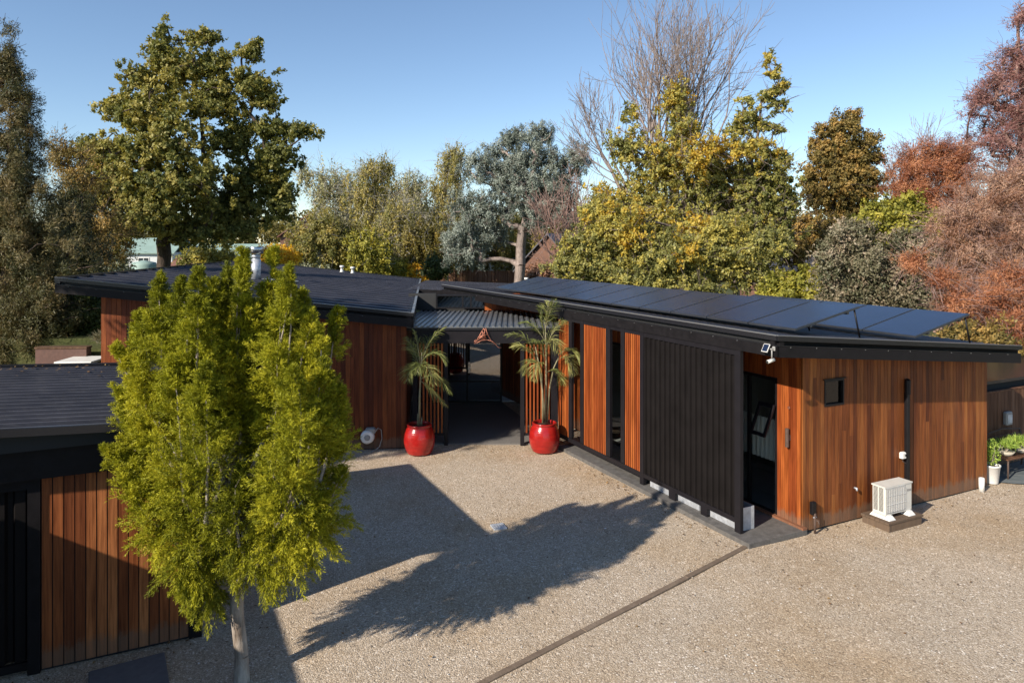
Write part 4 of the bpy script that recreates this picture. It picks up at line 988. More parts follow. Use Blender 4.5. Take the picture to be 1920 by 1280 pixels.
    nd = 15; f = np.tile(np.linspace(.08, 1, nd), (N, 1)) + g.uniform(-.02, .02, (N, nd)); Pn = along(f)
    rot = g.uniform(0, 2 * PI, (N, nd)); Wd = np.cross(d, U)
    outd = U[:, None] * np.cos(rot)[..., None] + Wd[:, None] * np.sin(rot)[..., None]
    nl = (.050 * (1.2 - f) + .012) * g.uniform(.7, 1.3, (N, nd)); T = unit(outd * .8 + d[:, None] * .9 + sag * .12)
    S = unit(np.cross(T, g.normal(size=T.shape))) * (.0036 + .0018 * g.random((N, nd)))[..., None]
    V = np.stack([Pn - S, Pn + S, Pn + T * nl[..., None]], 2).reshape(-1, 3); F = np.arange(len(V)).reshape(-1, 3)
    tint = np.clip(np.repeat(tn, nd) + g.normal(0, .10, N * nd), 0, 1)
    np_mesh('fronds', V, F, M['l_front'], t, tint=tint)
front_tree()
def litter():
    g = np.random.default_rng(77); P = []
    for (a, b, sa, sb, n) in ((3.4, -.75, 2.6, .14, 190), (.1, 1.6, .15, .8, 30), (-.1, 4.6, .12, 1.1, 60), (7.6, -2.2, .25, .9, 70), (8.6, -4.6, .2, .8, 60), (1.1, -10.0, .2, 1.2, 60), (2.0, -5, 2.2, 2.6, 90), (-3, 2, 2.5, 3, 80)):
        for _ in range(n): q = WF.p(a + g.normal() * sa, b + g.normal() * sb); P.append((q[0], q[1], .016 + g.random() * .012))
    P = np.array(P); k = ((P[:, 1] < 18.5) & (P[:, 1] > 7)); P = P[k]; rel = P[:, :2] - np.array([4.597, 12.453]); ua, va = rel @ _u, rel @ np.array([_u[1], -_u[0]])
    P = P[~((va > -.5) & (ua > .1)) & ~((va < -9.0) & (ua > 1.3))]
    V, F = leaf_quads(P, unit(g.normal(size=P.shape) * np.array([1, 1, .15])), g.uniform(.03, .06, len(P)), .6, g, unit(np.array([0, 0, 1.0]) + g.normal(size=P.shape) * .25))
    tag(np_mesh('fallen_leaves', V, F, M['l_litter'], tint=g.random(len(P))), 'dry brown fallen leaves lying on the gravel near the plinth and walls', 'leaves', kind='stuff')
M['l_litter'] = m_leaf('dry_leaves', (.05, .03, .015), (.11, .06, .025), (.18, .11, .04), .1)
litter()
def roof_litter():
    g = np.random.default_rng(78); n = 420; b = -17.2 + g.beta(1.3, 2.2, n) * 7.5; a = 5.5 - np.abs(g.normal(0, .5, n)) - .02; a = np.round(a / .235) * .235 + .12 + g.normal(0, .02, n)
    P = np.array([WF.p(x, y, float(ZG(x, y)) + .005 + g.random() * .02) for x, y in zip(a, b)])
    V, F = leaf_quads(P, unit(g.normal(size=P.shape) * np.array([1, 1, .1])), g.uniform(.04, .09, n), .35, g, unit(np.array([0, 0, 1.0]) + g.normal(size=P.shape) * .3))
    tag(np_mesh('roof_litter', V, F, M['l_litter'], tint=np.clip(g.random(n) + .3, 0, 1)), 'brown leaf litter caught in the ribs along the back edge of the garage roof', 'leaves', kind='stuff')
roof_litter()

# ---- red pots and their palms
def pot(cx, cy, label):
    t = thing('plant_pot', (cx, cy, 0), label, 'pot', 'red glazed pots at the porch')
    prof = [(0, 0), (.25, 0), (.27, .015)]
    for i in range(29):
        f = i / 28; z = .03 + .66 * f; r = .275 + .115 * math.sin(PI * min(1, f * .9 + .06)) ** .8
        if .5 < f < .98: r += .0045 * math.sin(f * 95)
        prof.append((r, z))
    r_ = prof[-1][0]; prof += [(r_ + .012, .705), (r_ + .018, .725), (r_ + .008, .742), (r_ - .02, .745), (r_ - .03, .72), (r_ - .03, .62)]
    MB().lathe((cx, cy, 0), prof, 44).build('pot_body', M['pot'], t)
    MB().lathe((cx, cy, 0), [(r_ - .031, .66), (.12, .675), (0, .67)], 24).build('soil', M['soil'], t)
pot(.82, 18.08, 'red ribbed glazed pot on the right of the porch, fully sunlit')
pot(-2.32, 17.92, 'red ribbed glazed pot on the left of the porch, partly shaded')
def palm(label, d, bx, by, stems, fronds, seed):
    g = np.random.default_rng(seed); b = pt(bx, by, d); t = thing('potted_palm', (b[0], b[1], .70), label, 'palm')
    mb = MB()
    for st in stems:
        mb.tube([pt(x, y, d + dy) for x, y, dy in st], [.030 - .020 * i / (len(st) - 1) for i in range(len(st))], 7)
    mb.build('stem', M['palmstem'], t)
    VV, FF, TT = [], [], []; n0 = 0; rach = MB()
    for (a, c, e) in fronds:
        A, Cc, E = (np.array(pt(x, y, d + dy)) for x, y, dy in (a, c, e)); tt = np.linspace(0, 1, 46)[:, None]
        P = A * (1 - tt) ** 2 + 2 * Cc * tt * (1 - tt) + E * tt ** 2; rach.tube(list(P[::8]) + [P[-1]], [.009 - .0008 * i for i in range(len(P[::8]) + 1)], 5)
        Tn = unit(np.gradient(P, axis=0)); Sd = unit(np.cross(Tn, np.array([0, 0, 1.0]) + g.normal(0, .1, 3)))
        tone = g.uniform(.25, .8)
        for i in range(5, 46):
            for sg in (-1, 1):
                L_ = .40 * math.sin(PI * min(1, .14 + .80 * i / 45)) * g.uniform(.8, 1.2); q = P[i] + g.normal(size=3) * .008
                dr = unit(Sd[i] * sg * .75 + Tn[i] * .85 + np.array([0, 0, .1]) + g.normal(size=3) * .16); w_ = unit(np.cross(dr, g.normal(size=3))) * .0060
                p1 = q + dr * L_ * .5 + np.array([0, 0, -.02]); p2 = q + dr * L_ + np.array([0, 0, -.35 * L_])
                VV += [q - w_ * .5, q + w_ * .5, p1 + w_, p1 - w_, p2, p2 + w_ * .05]; k = n0; FF += [(k, k + 1, k + 2, k + 3), (k + 3, k + 2, k + 5, k + 4)]; TT += [tone + g.normal() * .1] * 2; n0 += 6
    rach.build('frond_stalks', M['palmstem'], t)
    np_mesh('fronds', np.array(VV), np.array(FF), M['l_palm'], t, tint=np.clip(np.array(TT), 0, 1))
M['palmstem'] = m_plain('palm_stem', (.26, .23, .13), .7, 0, .3, 8)
palm('potted palm with a single bare stem in the shaded left pot', 17.92, 787, 795,
     [[(786, 797, 0), (787, 740, 0), (789, 700, 0), (791, 660, 0)], [(790, 797, 0), (791, 782, 0)], [(784, 797, .1), (783, 775, .1)]],
     [((789, 700, 0), (785, 640, 0), (775, 618, -.1)), ((789, 690, 0), (800, 630, 0), (836, 612, .1)), ((789, 700, 0), (778, 650, .2), (760, 632, .3)), ((790, 710, 0), (815, 690, -.1), (846, 736, -.2)),
      ((790, 700, 0), (800, 668, -.3), (815, 720, -.5)), ((789, 700, 0), (775, 670, -.2), (762, 715, -.4)), ((790, 715, 0), (800, 720, .1), (838, 760, .1)), ((789, 690, 0), (795, 640, .3), (812, 628, .5)), ((789, 700, 0), (790, 665, -.3), (782, 700, -.6)), ((790, 680, 0), (812, 640, .0), (836, 680, .1))], 5)
palm('tall multi-stemmed potted palm in the sunlit right pot', 18.08, 1022, 790,
     [[(1022, 792, 0), (1024, 720, 0), (1024, 650, 0), (1022, 600, 0)], [(1026, 792, .05), (1030, 730, .05), (1038, 690, .05), (1052, 660, .05)], [(1018, 792, -.05), (1017, 730, -.1), (1010, 680, -.1), (1004, 650, -.1)], [(1021, 792, .1), (1020, 760, .1), (1015, 700, .1)]],
     [((1022, 620, 0), (1030, 580, 0), (1042, 560, 0)), ((1022, 640, 0), (1014, 590, 0), (1012, 574, .1)), ((1010, 680, 0), (990, 615, 0), (948, 628, -.1)), ((1010, 680, -.1), (985, 640, -.2), (962, 650, -.3)), ((1022, 660, 0), (1040, 600, .1), (1060, 600, .2)),
      ((1052, 662, 0), (1070, 640, 0), (1088, 680, 0)), ((1045, 676, 0), (1066, 655, -.2), (1078, 700, -.3)), ((1020, 680, 0), (1020, 630, -.3), (1002, 640, -.6)), ((1022, 650, 0), (1034, 620, -.3), (1048, 660, -.5)), ((1024, 700, 0), (1040, 680, .0), (1056, 720, .1)), ((1008, 690, 0), (996, 660, 0), (984, 700, .1)),
      ((1022, 640, 0), (1000, 600, .1), (980, 604, .2)), ((1022, 620, 0), (1024, 585, 0), (1030, 565, .1)), ((1020, 690, 0), (1008, 660, -.2), (1000, 712, -.3))], 6)

# ---- trees round the property
T1 = dict(group=None)
# left edge: brown-green conifers
tree('dark_conifer', 'tall dark brown-green conifer at the left edge with a narrow open top', 'tree', (-15.1, 21.5), pxl(21.5, [(14, 80, 12, 34), (16, 130, 24, 40), (22, 190, 44, 45), (20, 250, 62, 50), (28, 310, 62, 50), (25, 370, 84, 60), (30, 440, 110, 60), (60, 500, 110, 70), (20, 560, 110, 70), (70, 600, 100, 70), (-70, 450, 90, 160), (20, 660, 100, 60)]),
     M['l_con'], M['b_dark'], 21, 900, 330, .36, .10, .2, .05, .35, .22, .62, .8, 1, 1.2, (.5, .24), top=pt(15, 85, 21.5))
tree('dark_conifer', 'dark shaded conifer right of the tallest left-edge one, rounded and dense', 'tree', (-14.6, 25), pxl(25, [(130, 400, 40, 50), (135, 440, 45, 60), (145, 500, 45, 70), (120, 580, 60, 80), (110, 650, 60, 60)]), M['l_con'], M['b_dark'], 22, 380, 300, .42, .11, .25, .05, .3, .2, .6, .8, 1, 1.0, (.2, .2), topf=.95)
tree('wispy_tree', 'wispy brownish tree with thin sky gaps between the left conifer and the big maple', 'tree', (-21.5, 36), pxl(36, [(150, 330, 45, 70), (110, 290, 30, 40), (160, 420, 60, 80), (200, 440, 50, 60)]), M['l_brown'], M['b_dark'], 23, 220, 110, .6, .13, .4, .2, .1, .18, .6, 1.0, 3, 1.5, (.45, .25))
tree('hedge_bush', 'dark green leafy bush beside the left end wall of the house', 'bush', (-14.4, 22.5), pxl(22.5, [(150, 590, 45, 45), (110, 600, 40, 40), (180, 600, 40, 50)]), M['l_dkgreen'], M['b_dark'], 24, 160, 170, .35, .12, .5, 0, .2, .08, .5, .9, 0, 1, (.6, .2))
# big maple
tree('maple_tree', 'big olive-green maple towering above the left house roof', 'tree', pt(300, 500, 44)[:2], pxl(44, [(306, 62, 12, 24), (300, 100, 26, 24), (372, 72, 40, 18), (400, 68, 14, 10), (330, 130, 70, 44, 0, .08), (262, 150, 40, 34, 0, .05), (400, 120, 56, 40), (470, 100, 26, 18), (480, 84, 10, 8), (235, 205, 50, 34, -1, .08), (300, 210, 80, 50, -2, .08), (400, 190, 70, 44), (470, 160, 46, 34), (505, 185, 26, 26), (205, 200, 20, 12), (300, 280, 100, 60, -2, .05), (200, 290, 56, 44, -1, .12), (165, 275, 20, 30, 0, .1), (230, 350, 90, 50, -2, .12), (180, 350, 40, 44, 0, .1), (330, 350, 90, 60, -2), (440, 260, 60, 40, 1, -.15), (505, 240, 44, 22, 0, -.2), (560, 245, 34, 14, 0, -.2), (520, 290, 50, 34, 0, -.2), (470, 330, 80, 44, 1, -.15), (430, 390, 90, 40, 2, -.15), (520, 370, 40, 44, 1, -.15), (260, 410, 80, 40, -3, .15), (350, 430, 60, 36, -1, -.05), (220, 440, 40, 30, 0, .1), (440, 430, 60, 24, 1, -.1), (595, 250, 14, 8)]),
     M['l_maple'], M['b_dark'], 31, 2300, 78, .42, .20, .62, .0, .15, .42, .75, .8, 0, 1, (.55, .17), jit=.14, topf=.7, top=pt(322, 240, 44))
# birch row behind the roof
bl = [((610, 495), 72, [(610, 350, 40, 50), (600, 430, 45, 50), (575, 320, 24, 24)], M['l_birchg'], 'pale thin birch nearest the big maple, with sky showing through'),
      ((660, 495), 76, [(655, 360, 40, 50), (650, 420, 46, 60), (640, 330, 20, 20)], M['l_birchg'], 'grey-green birch second from the big maple'),
      ((700, 500), 70, [(705, 315, 36, 26), (690, 360, 45, 50), (700, 430, 50, 60), (730, 310, 14, 20)], M['l_birch'], 'taller yellow-green birch whose leaning top rises over the middle of the row'),
      ((775, 500), 78, [(775, 345, 35, 25), (770, 400, 40, 50)], M['l_birchg'], 'low sparse birch in the dip of the birch row'),
      ((760, 500), 66, [(745, 420, 40, 45), (760, 470, 50, 40)], M['l_birch'], 'leafy olive birch with a pale stem in front of the domed willow'),
      ((840, 500), 74, [(850, 310, 34, 36), (840, 360, 40, 50), (848, 290, 18, 16), (850, 440, 36, 50)], M['l_birch'], 'tall narrow birch just left of the blue-grey gum tree')]
for i, ((bx, by), d, lb, lm, lab) in enumerate(bl):
    pale = lm is M['l_birchg']
    tree('birch_tree', lab, 'tree', pt(bx, by, d)[:2], pxl(d, lb), lm, M['b_birch'], 40 + i, 420 if pale else 560, 18 if pale else 32, .55, .24, .45, .6, -.1, .15, .75, 1.0, 2, 2.2, (.5, .2), topf=.97, twigr=.012, jit=.2)
tree('willow_tree', 'dense domed olive-brown willow behind the birch row', 'tree', pt(735, 500, 88)[:2], pxl(88, [(735, 400, 88, 52), (700, 440, 70, 60), (790, 440, 60, 70), (740, 375, 60, 30)]), M['l_will'], M['b_dark'], 50, 420, 120, 1.1, .40, .35, .5, 0, .4, .4, .9, 0, 1, (.4, .2))
for i, (x, y, rx, ry, d, lm, lab) in enumerate([(600, 440, 60, 45, 60, 'l_birch', 'olive bushy tree low between the maple and the birches'), (690, 465, 45, 40, 60, 'l_lime', 'yellow-green bushy tree just above the left roof'), (800, 455, 45, 50, 64, 'l_will', 'brown-green bushy tree below the domed willow'), (640, 455, 40, 40, 62, 'l_will', 'dull olive bushy tree behind the two roof vents')]):
    tree('bushy_tree', lab, 'tree', pt(x, 500, d)[:2], pxl(d, [(x, y, rx, ry), (x + rx * .4, y + 20, rx * .7, ry * .8), (x - rx * .4, y + 24, rx * .7, ry * .8)]), M[lm], M['b_birch'], 55 + i, 200, 90, .7, .24, .5, .3, 0, .2, .5, 1, 1, 1.5, (.45, .25))
# gum tree
for i, (x, y, rx, ry, d, lm, lab) in enumerate([(880, 430, 44, 60, 82, 'l_will', 'olive tree half hidden behind the left side of the gum tree'), (960, 430, 50, 60, 84, 'l_birch', 'olive-green tree directly behind the gum tree trunk'), (1050, 420, 50, 70, 80, 'l_will', 'brown-olive tree behind the reddish twiggy tree')]):
    tree('backdrop_tree', lab, 'tree', pt(x, 500, d)[:2], pxl(d, [(x, y, rx, ry), (x + rx * .4, y + 30, rx * .8, ry * .7), (x - rx * .4, y + 40, rx * .8, ry * .7)]), M[lm], M['b_birch'], 260 + i, 220, 90, .9, .3, .5, .3, 0, .2, .6, 1, 1, 1.5, (.4, .25))
tree('gum_tree', 'blue-grey gum tree with a thick bare trunk rising behind the porch roof', 'tree', pt(968, 540, 50)[:2], pxl(50, [(1003, 275, 38, 38), (950, 300, 42, 40), (905, 315, 36, 40), (1045, 320, 36, 40), (1080, 290, 26, 36), (960, 355, 60, 40), (1010, 350, 50, 50), (880, 380, 48, 32), (930, 400, 60, 30), (868, 440, 42, 36), (1000, 400, 40, 25), (885, 480, 36, 24), (850, 470, 26, 26), (1060, 380, 36, 50), (975, 320, 60, 50, 1), (1035, 380, 50, 50, 1), (900, 430, 60, 40, 1), (960, 255, 30, 20), (1015, 248, 24, 16)]),
     M['l_euc'], M['b_euc'], 60, 1000, 150, .46, .16, .32, .1, .1, .36, .42, .8, 2, 1.2, (.5, .25), topf=.86, top=pt(985, 330, 50))
# centre: bare tree above, yellowing mass below
bt = thing('bare_tree', (pt(1270, 540, 46)[0], 46, 0), 'tall bare-branched tree with fine grey twigs against the sky above the yellowing trees', 'tree')
b0 = pt(1275, 560, 46); f1 = pt(1265, 330, 46); f2 = pt(1225, 340, 46)
bare_tree('x', 'x', 'x', b0, [(pt(1275, 560, 46), pt(1268, 60, 46), .30), (f1, pt(1300, -60, 47), .16), (f1, pt(1350, 10, 45), .15), (f1, pt(1240, 0, 45), .14), (f2, pt(1190, 30, 46), .14), (f2, pt(1170, 110, 47), .12), (f1, pt(1400, 90, 46), .13), (f1, pt(1330, -20, 48), .12), (pt(1165, 360, 45), pt(1075, 160, 45), .12), (pt(1180, 370, 45), pt(1120, 170, 46), .10), (pt(1240, 300, 46), pt(1215, -30, 46), .12), (pt(1290, 300, 46), pt(1380, 40, 46), .12)],
          M['twig'], 70, depth=4, tw=.012, spread=.34, kids=(2, 4), t=bt)
V, F = seg_mesh([pt(1275, 560, 46), pt(1275, 560, 46), f1], [f1, f2, pt(1262, 250, 46)], [.36, .30, .24], [.25, .17, .15], 8); np_mesh('limbs', V, F, M['b_grey'], bt)
tree('yellowing_tree', 'large yellowing tree spreading under the bare branches above the solar panels', 'tree', pt(1290, 560, 43)[:2], pxl(43, [(1265, 190, 30, 45, 1, .1), (1285, 250, 40, 40, 1, 0), (1175, 280, 34, 50, 0, -.1), (1180, 210, 14, 22, 0, -.1), (1250, 310, 70, 60, 0, .1), (1330, 330, 70, 70, 0, -.15), (1200, 380, 80, 60, 0, -.1), (1330, 410, 100, 70, 0, -.2), (1250, 450, 110, 60, 0, -.2), (1400, 400, 80, 70, 0, -.25), (1340, 275, 44, 26, -3, .35), (1310, 300, 26, 20, -3, .3), (1400, 280, 34, 20, -3, .25), (1165, 400, 44, 32, -6, .3), (1185, 440, 34, 26, -7, .3), (1310, 430, 50, 32, -6, .33), (1290, 480, 40, 26, -8, .25), (1350, 460, 44, 24, -5, .28), (1130, 370, 30, 24, -2, .2), (1240, 400, 30, 24, -4, .1)]),
     M['l_yg'], M['b_grey'], 71, 2100, 52, .44, .17, .6, .0, .15, .30, .8, .85, 1, 2.2, (.52, .2), jit=.2, twigr=.014, topf=.75)
tree('leaning_tree', 'green-gold tree leaning right with a ragged leafy tip against the sky', 'tree', pt(1370, 560, 41)[:2], pxl(41, [(1440, 112, 8, 16, 0, .1), (1452, 140, 14, 16), (1468, 165, 12, 12), (1440, 180, 24, 16), (1462, 195, 18, 14), (1400, 215, 26, 16), (1430, 235, 34, 14, 0, -.1), (1380, 240, 24, 16), (1460, 240, 14, 10), (1400, 275, 50, 20, 0, .2), (1445, 290, 34, 14, 0, .1), (1460, 300, 22, 16, 0, -.2), (1430, 340, 50, 40, 0, -.2), (1465, 340, 26, 24, 0, -.2), (1440, 390, 60, 40, 0, -.1), (1400, 330, 60, 40, 1, .1), (1450, 440, 40, 40, 0, -.1), (1405, 440, 50, 40), (1400, 190, 12, 10), (1480, 375, 22, 14, 0, -.2)]),
     M['l_yg'], M['b_grey'], 72, 900, 50, .34, .17, .6, .0, .1, .20, .8, .7, 1, 2.6, (.45, .2), jit=.22, twigr=.016, topf=.9, top=pt(1425, 190, 41))
tree('leafy_tree', 'light green leafy tree left of centre just behind the far end of the solar panels', 'tree', pt(1110, 560, 38)[:2], pxl(38, [(1110, 470, 64, 50), (1170, 450, 60, 50, 0, .2), (1070, 510, 44, 34, 0, .05), (1150, 500, 80, 44, 0, -.1), (1130, 400, 44, 34, 0, .25), (1150, 430, 40, 24, -1, .3)]), M['l_green'], M['b_grey'], 73, 1200, 64, .36, .14, .6, 0, .15, .2, .5, .85, 1, 1.2, (.45, .24))
tree('leafy_tree', 'pale green leafy tree filling the space behind the middle solar panels', 'tree', pt(1300, 580, 36)[:2], pxl(36, [(1250, 480, 60, 50, 0, -.1), (1320, 480, 64, 44, 0, .2), (1280, 530, 110, 36), (1390, 480, 60, 44, 0, .1), (1210, 530, 60, 30, 0, -.1), (1440, 460, 44, 34, 0, -.1), (1350, 440, 50, 30, 0, .3), (1420, 520, 40, 30)]), M['l_green'], M['b_grey'], 74, 1300, 64, .36, .14, .6, 0, .15, .2, .5, .85, 1, 1.2, (.5, .24))
bare_tree('bare_shrub', 'reddish bare twiggy tree between the gum tree and the green trees', 'tree', pt(1075, 530, 44)[:2], [(pt(1075, 560, 44), pt(1045, 330, 44), .12), (pt(1070, 500, 44), pt(960, 440, 44), .08), (pt(1075, 470, 44), pt(1100, 330, 45), .09), (pt(1070, 480, 44), pt(1000, 360, 43), .08), (pt(1080, 480, 44), pt(1060, 380, 44), .08)], M['twig_red'], 85, depth=4, tw=.010, spread=.4)
# right
tree('round_tree', 'rounded browning tree standing alone against the sky right of centre', 'tree', pt(1580, 520, 60)[:2], pxl(60, [(1580, 260, 42, 42), (1545, 300, 36, 40), (1610, 290, 38, 40), (1575, 340, 70, 55), (1620, 350, 34, 40), (1530, 370, 26, 36), (1590, 400, 50, 30), (1562, 232, 12, 14), (1600, 222, 14, 14), (1540, 250, 10, 16), (1632, 262, 14, 12), (1530, 270, 12, 12), (1645, 300, 12, 10), (1515, 320, 12, 10)]), M['l_brown'], M['b_dark'], 90, 900, 85, .46, .19, .6, 0, .2, .3, .45, .8, 1, 1.2, (.45, .24), topf=.8)
tree('lime_bush', 'bright lime-green bush in front of the dark grey far roof', 'bush', pt(1500, 560, 34)[:2], pxl(34, [(1520, 540, 50, 40), (1470, 550, 50, 30), (1560, 510, 30, 26), (1540, 560, 60, 30)]), M['l_lime'], M['b_grey'], 91, 200, 130, .42, .17, .6, 0, .2, .1, .5, .9, 1, 1.2, (.45, .22))
tree('lime_tree', 'lime-yellow leafy tree below the rounded browning tree', 'tree', pt(1680, 560, 40)[:2], pxl(40, [(1700, 400, 36, 34), (1650, 410, 40, 26), (1690, 440, 50, 34), (1620, 425, 30, 18), (1730, 420, 26, 28)]), M['l_lime'], M['b_grey'], 92, 230, 120, .5, .2, .6, 0, .2, .16, .5, .9, 1, 1.2, (.38, .22), topf=.85)
tree('grey_bush', 'large grey-brown bushy shrub behind the back row of solar panels', 'bush', pt(1630, 580, 32)[:2], pxl(32, [(1620, 490, 80, 50), (1660, 540, 90, 50), (1580, 540, 60, 40), (1710, 480, 50, 50), (1560, 480, 36, 34), (1720, 560, 50, 40), (1600, 440, 50, 30)]), M['l_greybrown'], M['b_dark'], 93, 480, 170, .46, .13, .55, 0, .1, .16, .6, .9, 1, 1.3, (.48, .27))
tree('small_brown_tree', 'brownish thin tree between the leaning tree and the rounded tree', 'tree', pt(1500, 540, 50)[:2], pxl(50, [(1500, 430, 40, 36), (1540, 440, 30, 30), (1480, 470, 50, 30), (1460, 410, 24, 30)]), M['l_brown'], M['b_grey'], 94, 170, 90, .55, .2, .5, .1, .1, .14, .55, .9, 2, 1.4, (.5, .22))
bare_tree('bare_sapling', 'small bare tree between the rounded tree and the rusty cypresses', 'tree', pt(1692, 500, 62)[:2], [(pt(1692, 500, 62), pt(1690, 260, 62), .16), (pt(1692, 420, 62), pt(1740, 230, 62), .12), (pt(1692, 420, 62), pt(1650, 290, 62), .12)], M['twig'], 95, depth=4, tw=.016, spread=.35)
cy = dict(trunk_r=.3)
tree('cypress_tree', 'tallest rusty mauve swamp cypress cut by the right edge of the picture', 'tree', pt(1930, 700, 33)[:2], pxl(33, [(1920, 30, 30, 34), (1905, 110, 46, 50), (1870, 150, 50, 40), (1830, 190, 44, 40), (1900, 210, 60, 60), (1860, 260, 60, 60), (1960, 150, 50, 120), (1930, 320, 70, 90)]), M['l_mauve'], M['twig_red'], 101, 520, 120, .46, .13, .2, .05, .1, .3, .7, .6, 2, 1.8, (.5, .25), topf=.95)
tree('cypress_tree', 'broad reddish-brown swamp cypress left of the tallest one', 'tree', pt(1760, 600, 42)[:2], pxl(42, [(1760, 290, 40, 36), (1720, 310, 45, 45), (1790, 330, 50, 60), (1700, 350, 46, 40), (1740, 380, 70, 50), (1800, 290, 40, 34)]), M['l_rust'], M['twig_red'], 102, 480, 190, .58, .15, .2, .05, .1, .26, .65, .7, 2, 1.6, (.45, .25), topf=.9)
tree('cypress_tree', 'faded pink-brown swamp cypress low on the right behind the patio', 'tree', pt(1850, 760, 27)[:2], pxl(27, [(1850, 400, 80, 60), (1900, 460, 80, 80), (1820, 480, 60, 60), (1790, 430, 50, 50), (1880, 350, 60, 50), (1930, 380, 60, 90)]), M['l_pink'], M['twig_pink'] if 'twig_pink' in M else M['twig_red'], 103, 620, 210, .42, .10, .18, .04, .0, .24, .7, .55, 3, 2.2, (.5, .25), topf=.9)
tree('cypress_tree', 'bright rust-orange swamp cypress at the lower right just behind the wing roof', 'tree', pt(1870, 800, 23)[:2], pxl(23, [(1850, 560, 70, 50), (1900, 600, 70, 60), (1800, 570, 50, 30), (1760, 520, 40, 20), (1712, 490, 24, 26), (1900, 530, 60, 50), (1870, 650, 60, 60), (1940, 640, 50, 80)]), M['l_rust'], M['twig_red'], 104, 560, 220, .34, .09, .18, .04, .0, .16, .7, .55, 3, 2.2, (.52, .25), topf=.8)
tree('olive_bush', 'brown-olive bush above the timber fence at the right edge', 'bush', pt(1890, 760, 21)[:2], pxl(21, [(1890, 690, 50, 30), (1860, 680, 30, 30), (1920, 680, 50, 40), (1850, 640, 40, 40), (1800, 640, 50, 30)]), M['l_brown'], M['b_dark'], 105, 190, 150, .32, .10, .5, 0, .1, .08, .5, .9, 1, 1.2, (.4, .25))
# shrubs just beyond the roofs
for i, (x, y, rx, ry, d, lm, nm, lab) in enumerate([
        (520, 478, 36, 20, 52, 'l_orange', 'orange_shrub', 'bright orange shrub behind the steel flue'), (212, 490, 30, 24, 46, 'l_sage', 'sage_shrub', 'grey sage shrub behind the left corner of the house roof'),
        (595, 486, 28, 14, 60, 'l_sage', 'sage_shrub', 'grey sage shrub just right of the orange shrub'), (655, 488, 24, 14, 62, 'l_sage', 'sage_shrub', 'pale sage shrub beside the roof vents'),
        (785, 508, 24, 9, 62, 'l_orange', 'orange_shrub', 'low orange shrub at the foot of the gum tree row'), (740, 500, 30, 14, 62, 'l_lime', 'lime_shrub', 'yellow-green shrub left of the low orange shrub'),
        (395, 480, 60, 20, 50, 'l_green', 'green_shrub', 'green shrub under the right side of the big maple'), (1010, 512, 30, 22, 62, 'l_pink', 'pink_shrub', 'pinkish twiggy shrub right of the gum tree trunk'),
        (815, 498, 22, 16, 58, 'l_dkgreen', 'dark_shrub', 'dark green shrub beside the brown fence end'), (255, 470, 34, 40, 54, 'l_birch', 'olive_shrub', 'olive shrub left of the maple trunk')][:9]):
    tree(nm, lab, 'shrub', pt(x, 545, d)[:2], pxl(d, [(x, y, rx, ry), (x - rx * .3, y + ry * .5, rx * .8, ry), (x + rx * .3, y + ry * .6, rx * .8, ry)]), M[lm], M['b_grey'], 120 + i, 90, 90, .5, .20, .5, 0, .2, .06, .5, .9, 1, 1.2, (.5, .2))
# a far belt of woodland that reads as one mass
def belt():
    g = np.random.default_rng(200); n = 1500; x = g.uniform(-105, 125, n); y = 112 + g.uniform(0, 24, n); hh = 7.5 + 2.0 * np.sin(x * .11) + 1.4 * np.sin(x * .37 + 1) + (x > 45) * 2.0
    z = hh * g.uniform(0, 1, n) ** .7; per = 70; k = np.repeat(np.arange(n), per); off = unit(g.normal(size=(n * per, 3))) * (g.uniform(0, 1, n * per) ** .4)[:, None] * g.uniform(1.2, 2.4, n)[k][:, None]
    C = np.stack([x, y, z], 1)[k] + off; C[:, 2] = np.maximum(C[:, 2], 0); V, F = leaf_quads(C, unit(g.normal(size=C.shape)), g.uniform(.4, .9, len(C)), .55, g)
    o = np_mesh('far_woodland', V, F, M['l_will'], tint=np.clip(g.normal(.35, .25, n)[k] + g.normal(0, .1, len(k)), 0, 1)); tag(o, 'far belt of olive and brown woodland closing the view behind the garden trees', 'woodland', kind='stuff')
belt()
# trees behind and left of the camera whose shade and reflections reach the picture
tree('shade_tree', 'tall tree outside the left edge whose shadow dapples the house wall', 'tree', (-15.5, 8.2), [(-14.4, 9.0, 9.4, 1.4, 1.5, 1.3), (-13.2, 10.0, 9.0, 1.4, 1.4, 1.2), (-12.4, 9.4, 9.3, 1.0, 1.2, 1.1), (-16, 8.2, 8.6, 1.6, 1.5, 1.4), (-15.0, 11.0, 9.4, 1.6, 1.6, 1.3), (-12.4, 9.9, 10.2, 1.1, 1.1, 1.0), (-13.9, 9.4, 10.4, 1.3, 1.2, .9), (-12.2, 9.6, 8.6, .9, .9, .8), (-13.3, 9.0, 8.6, 1.2, 1.0, .8)], M['l_con'], M['b_dark'], 210, 300, 190, .42, .18, .5, 0, .2, .2, .6, .9)

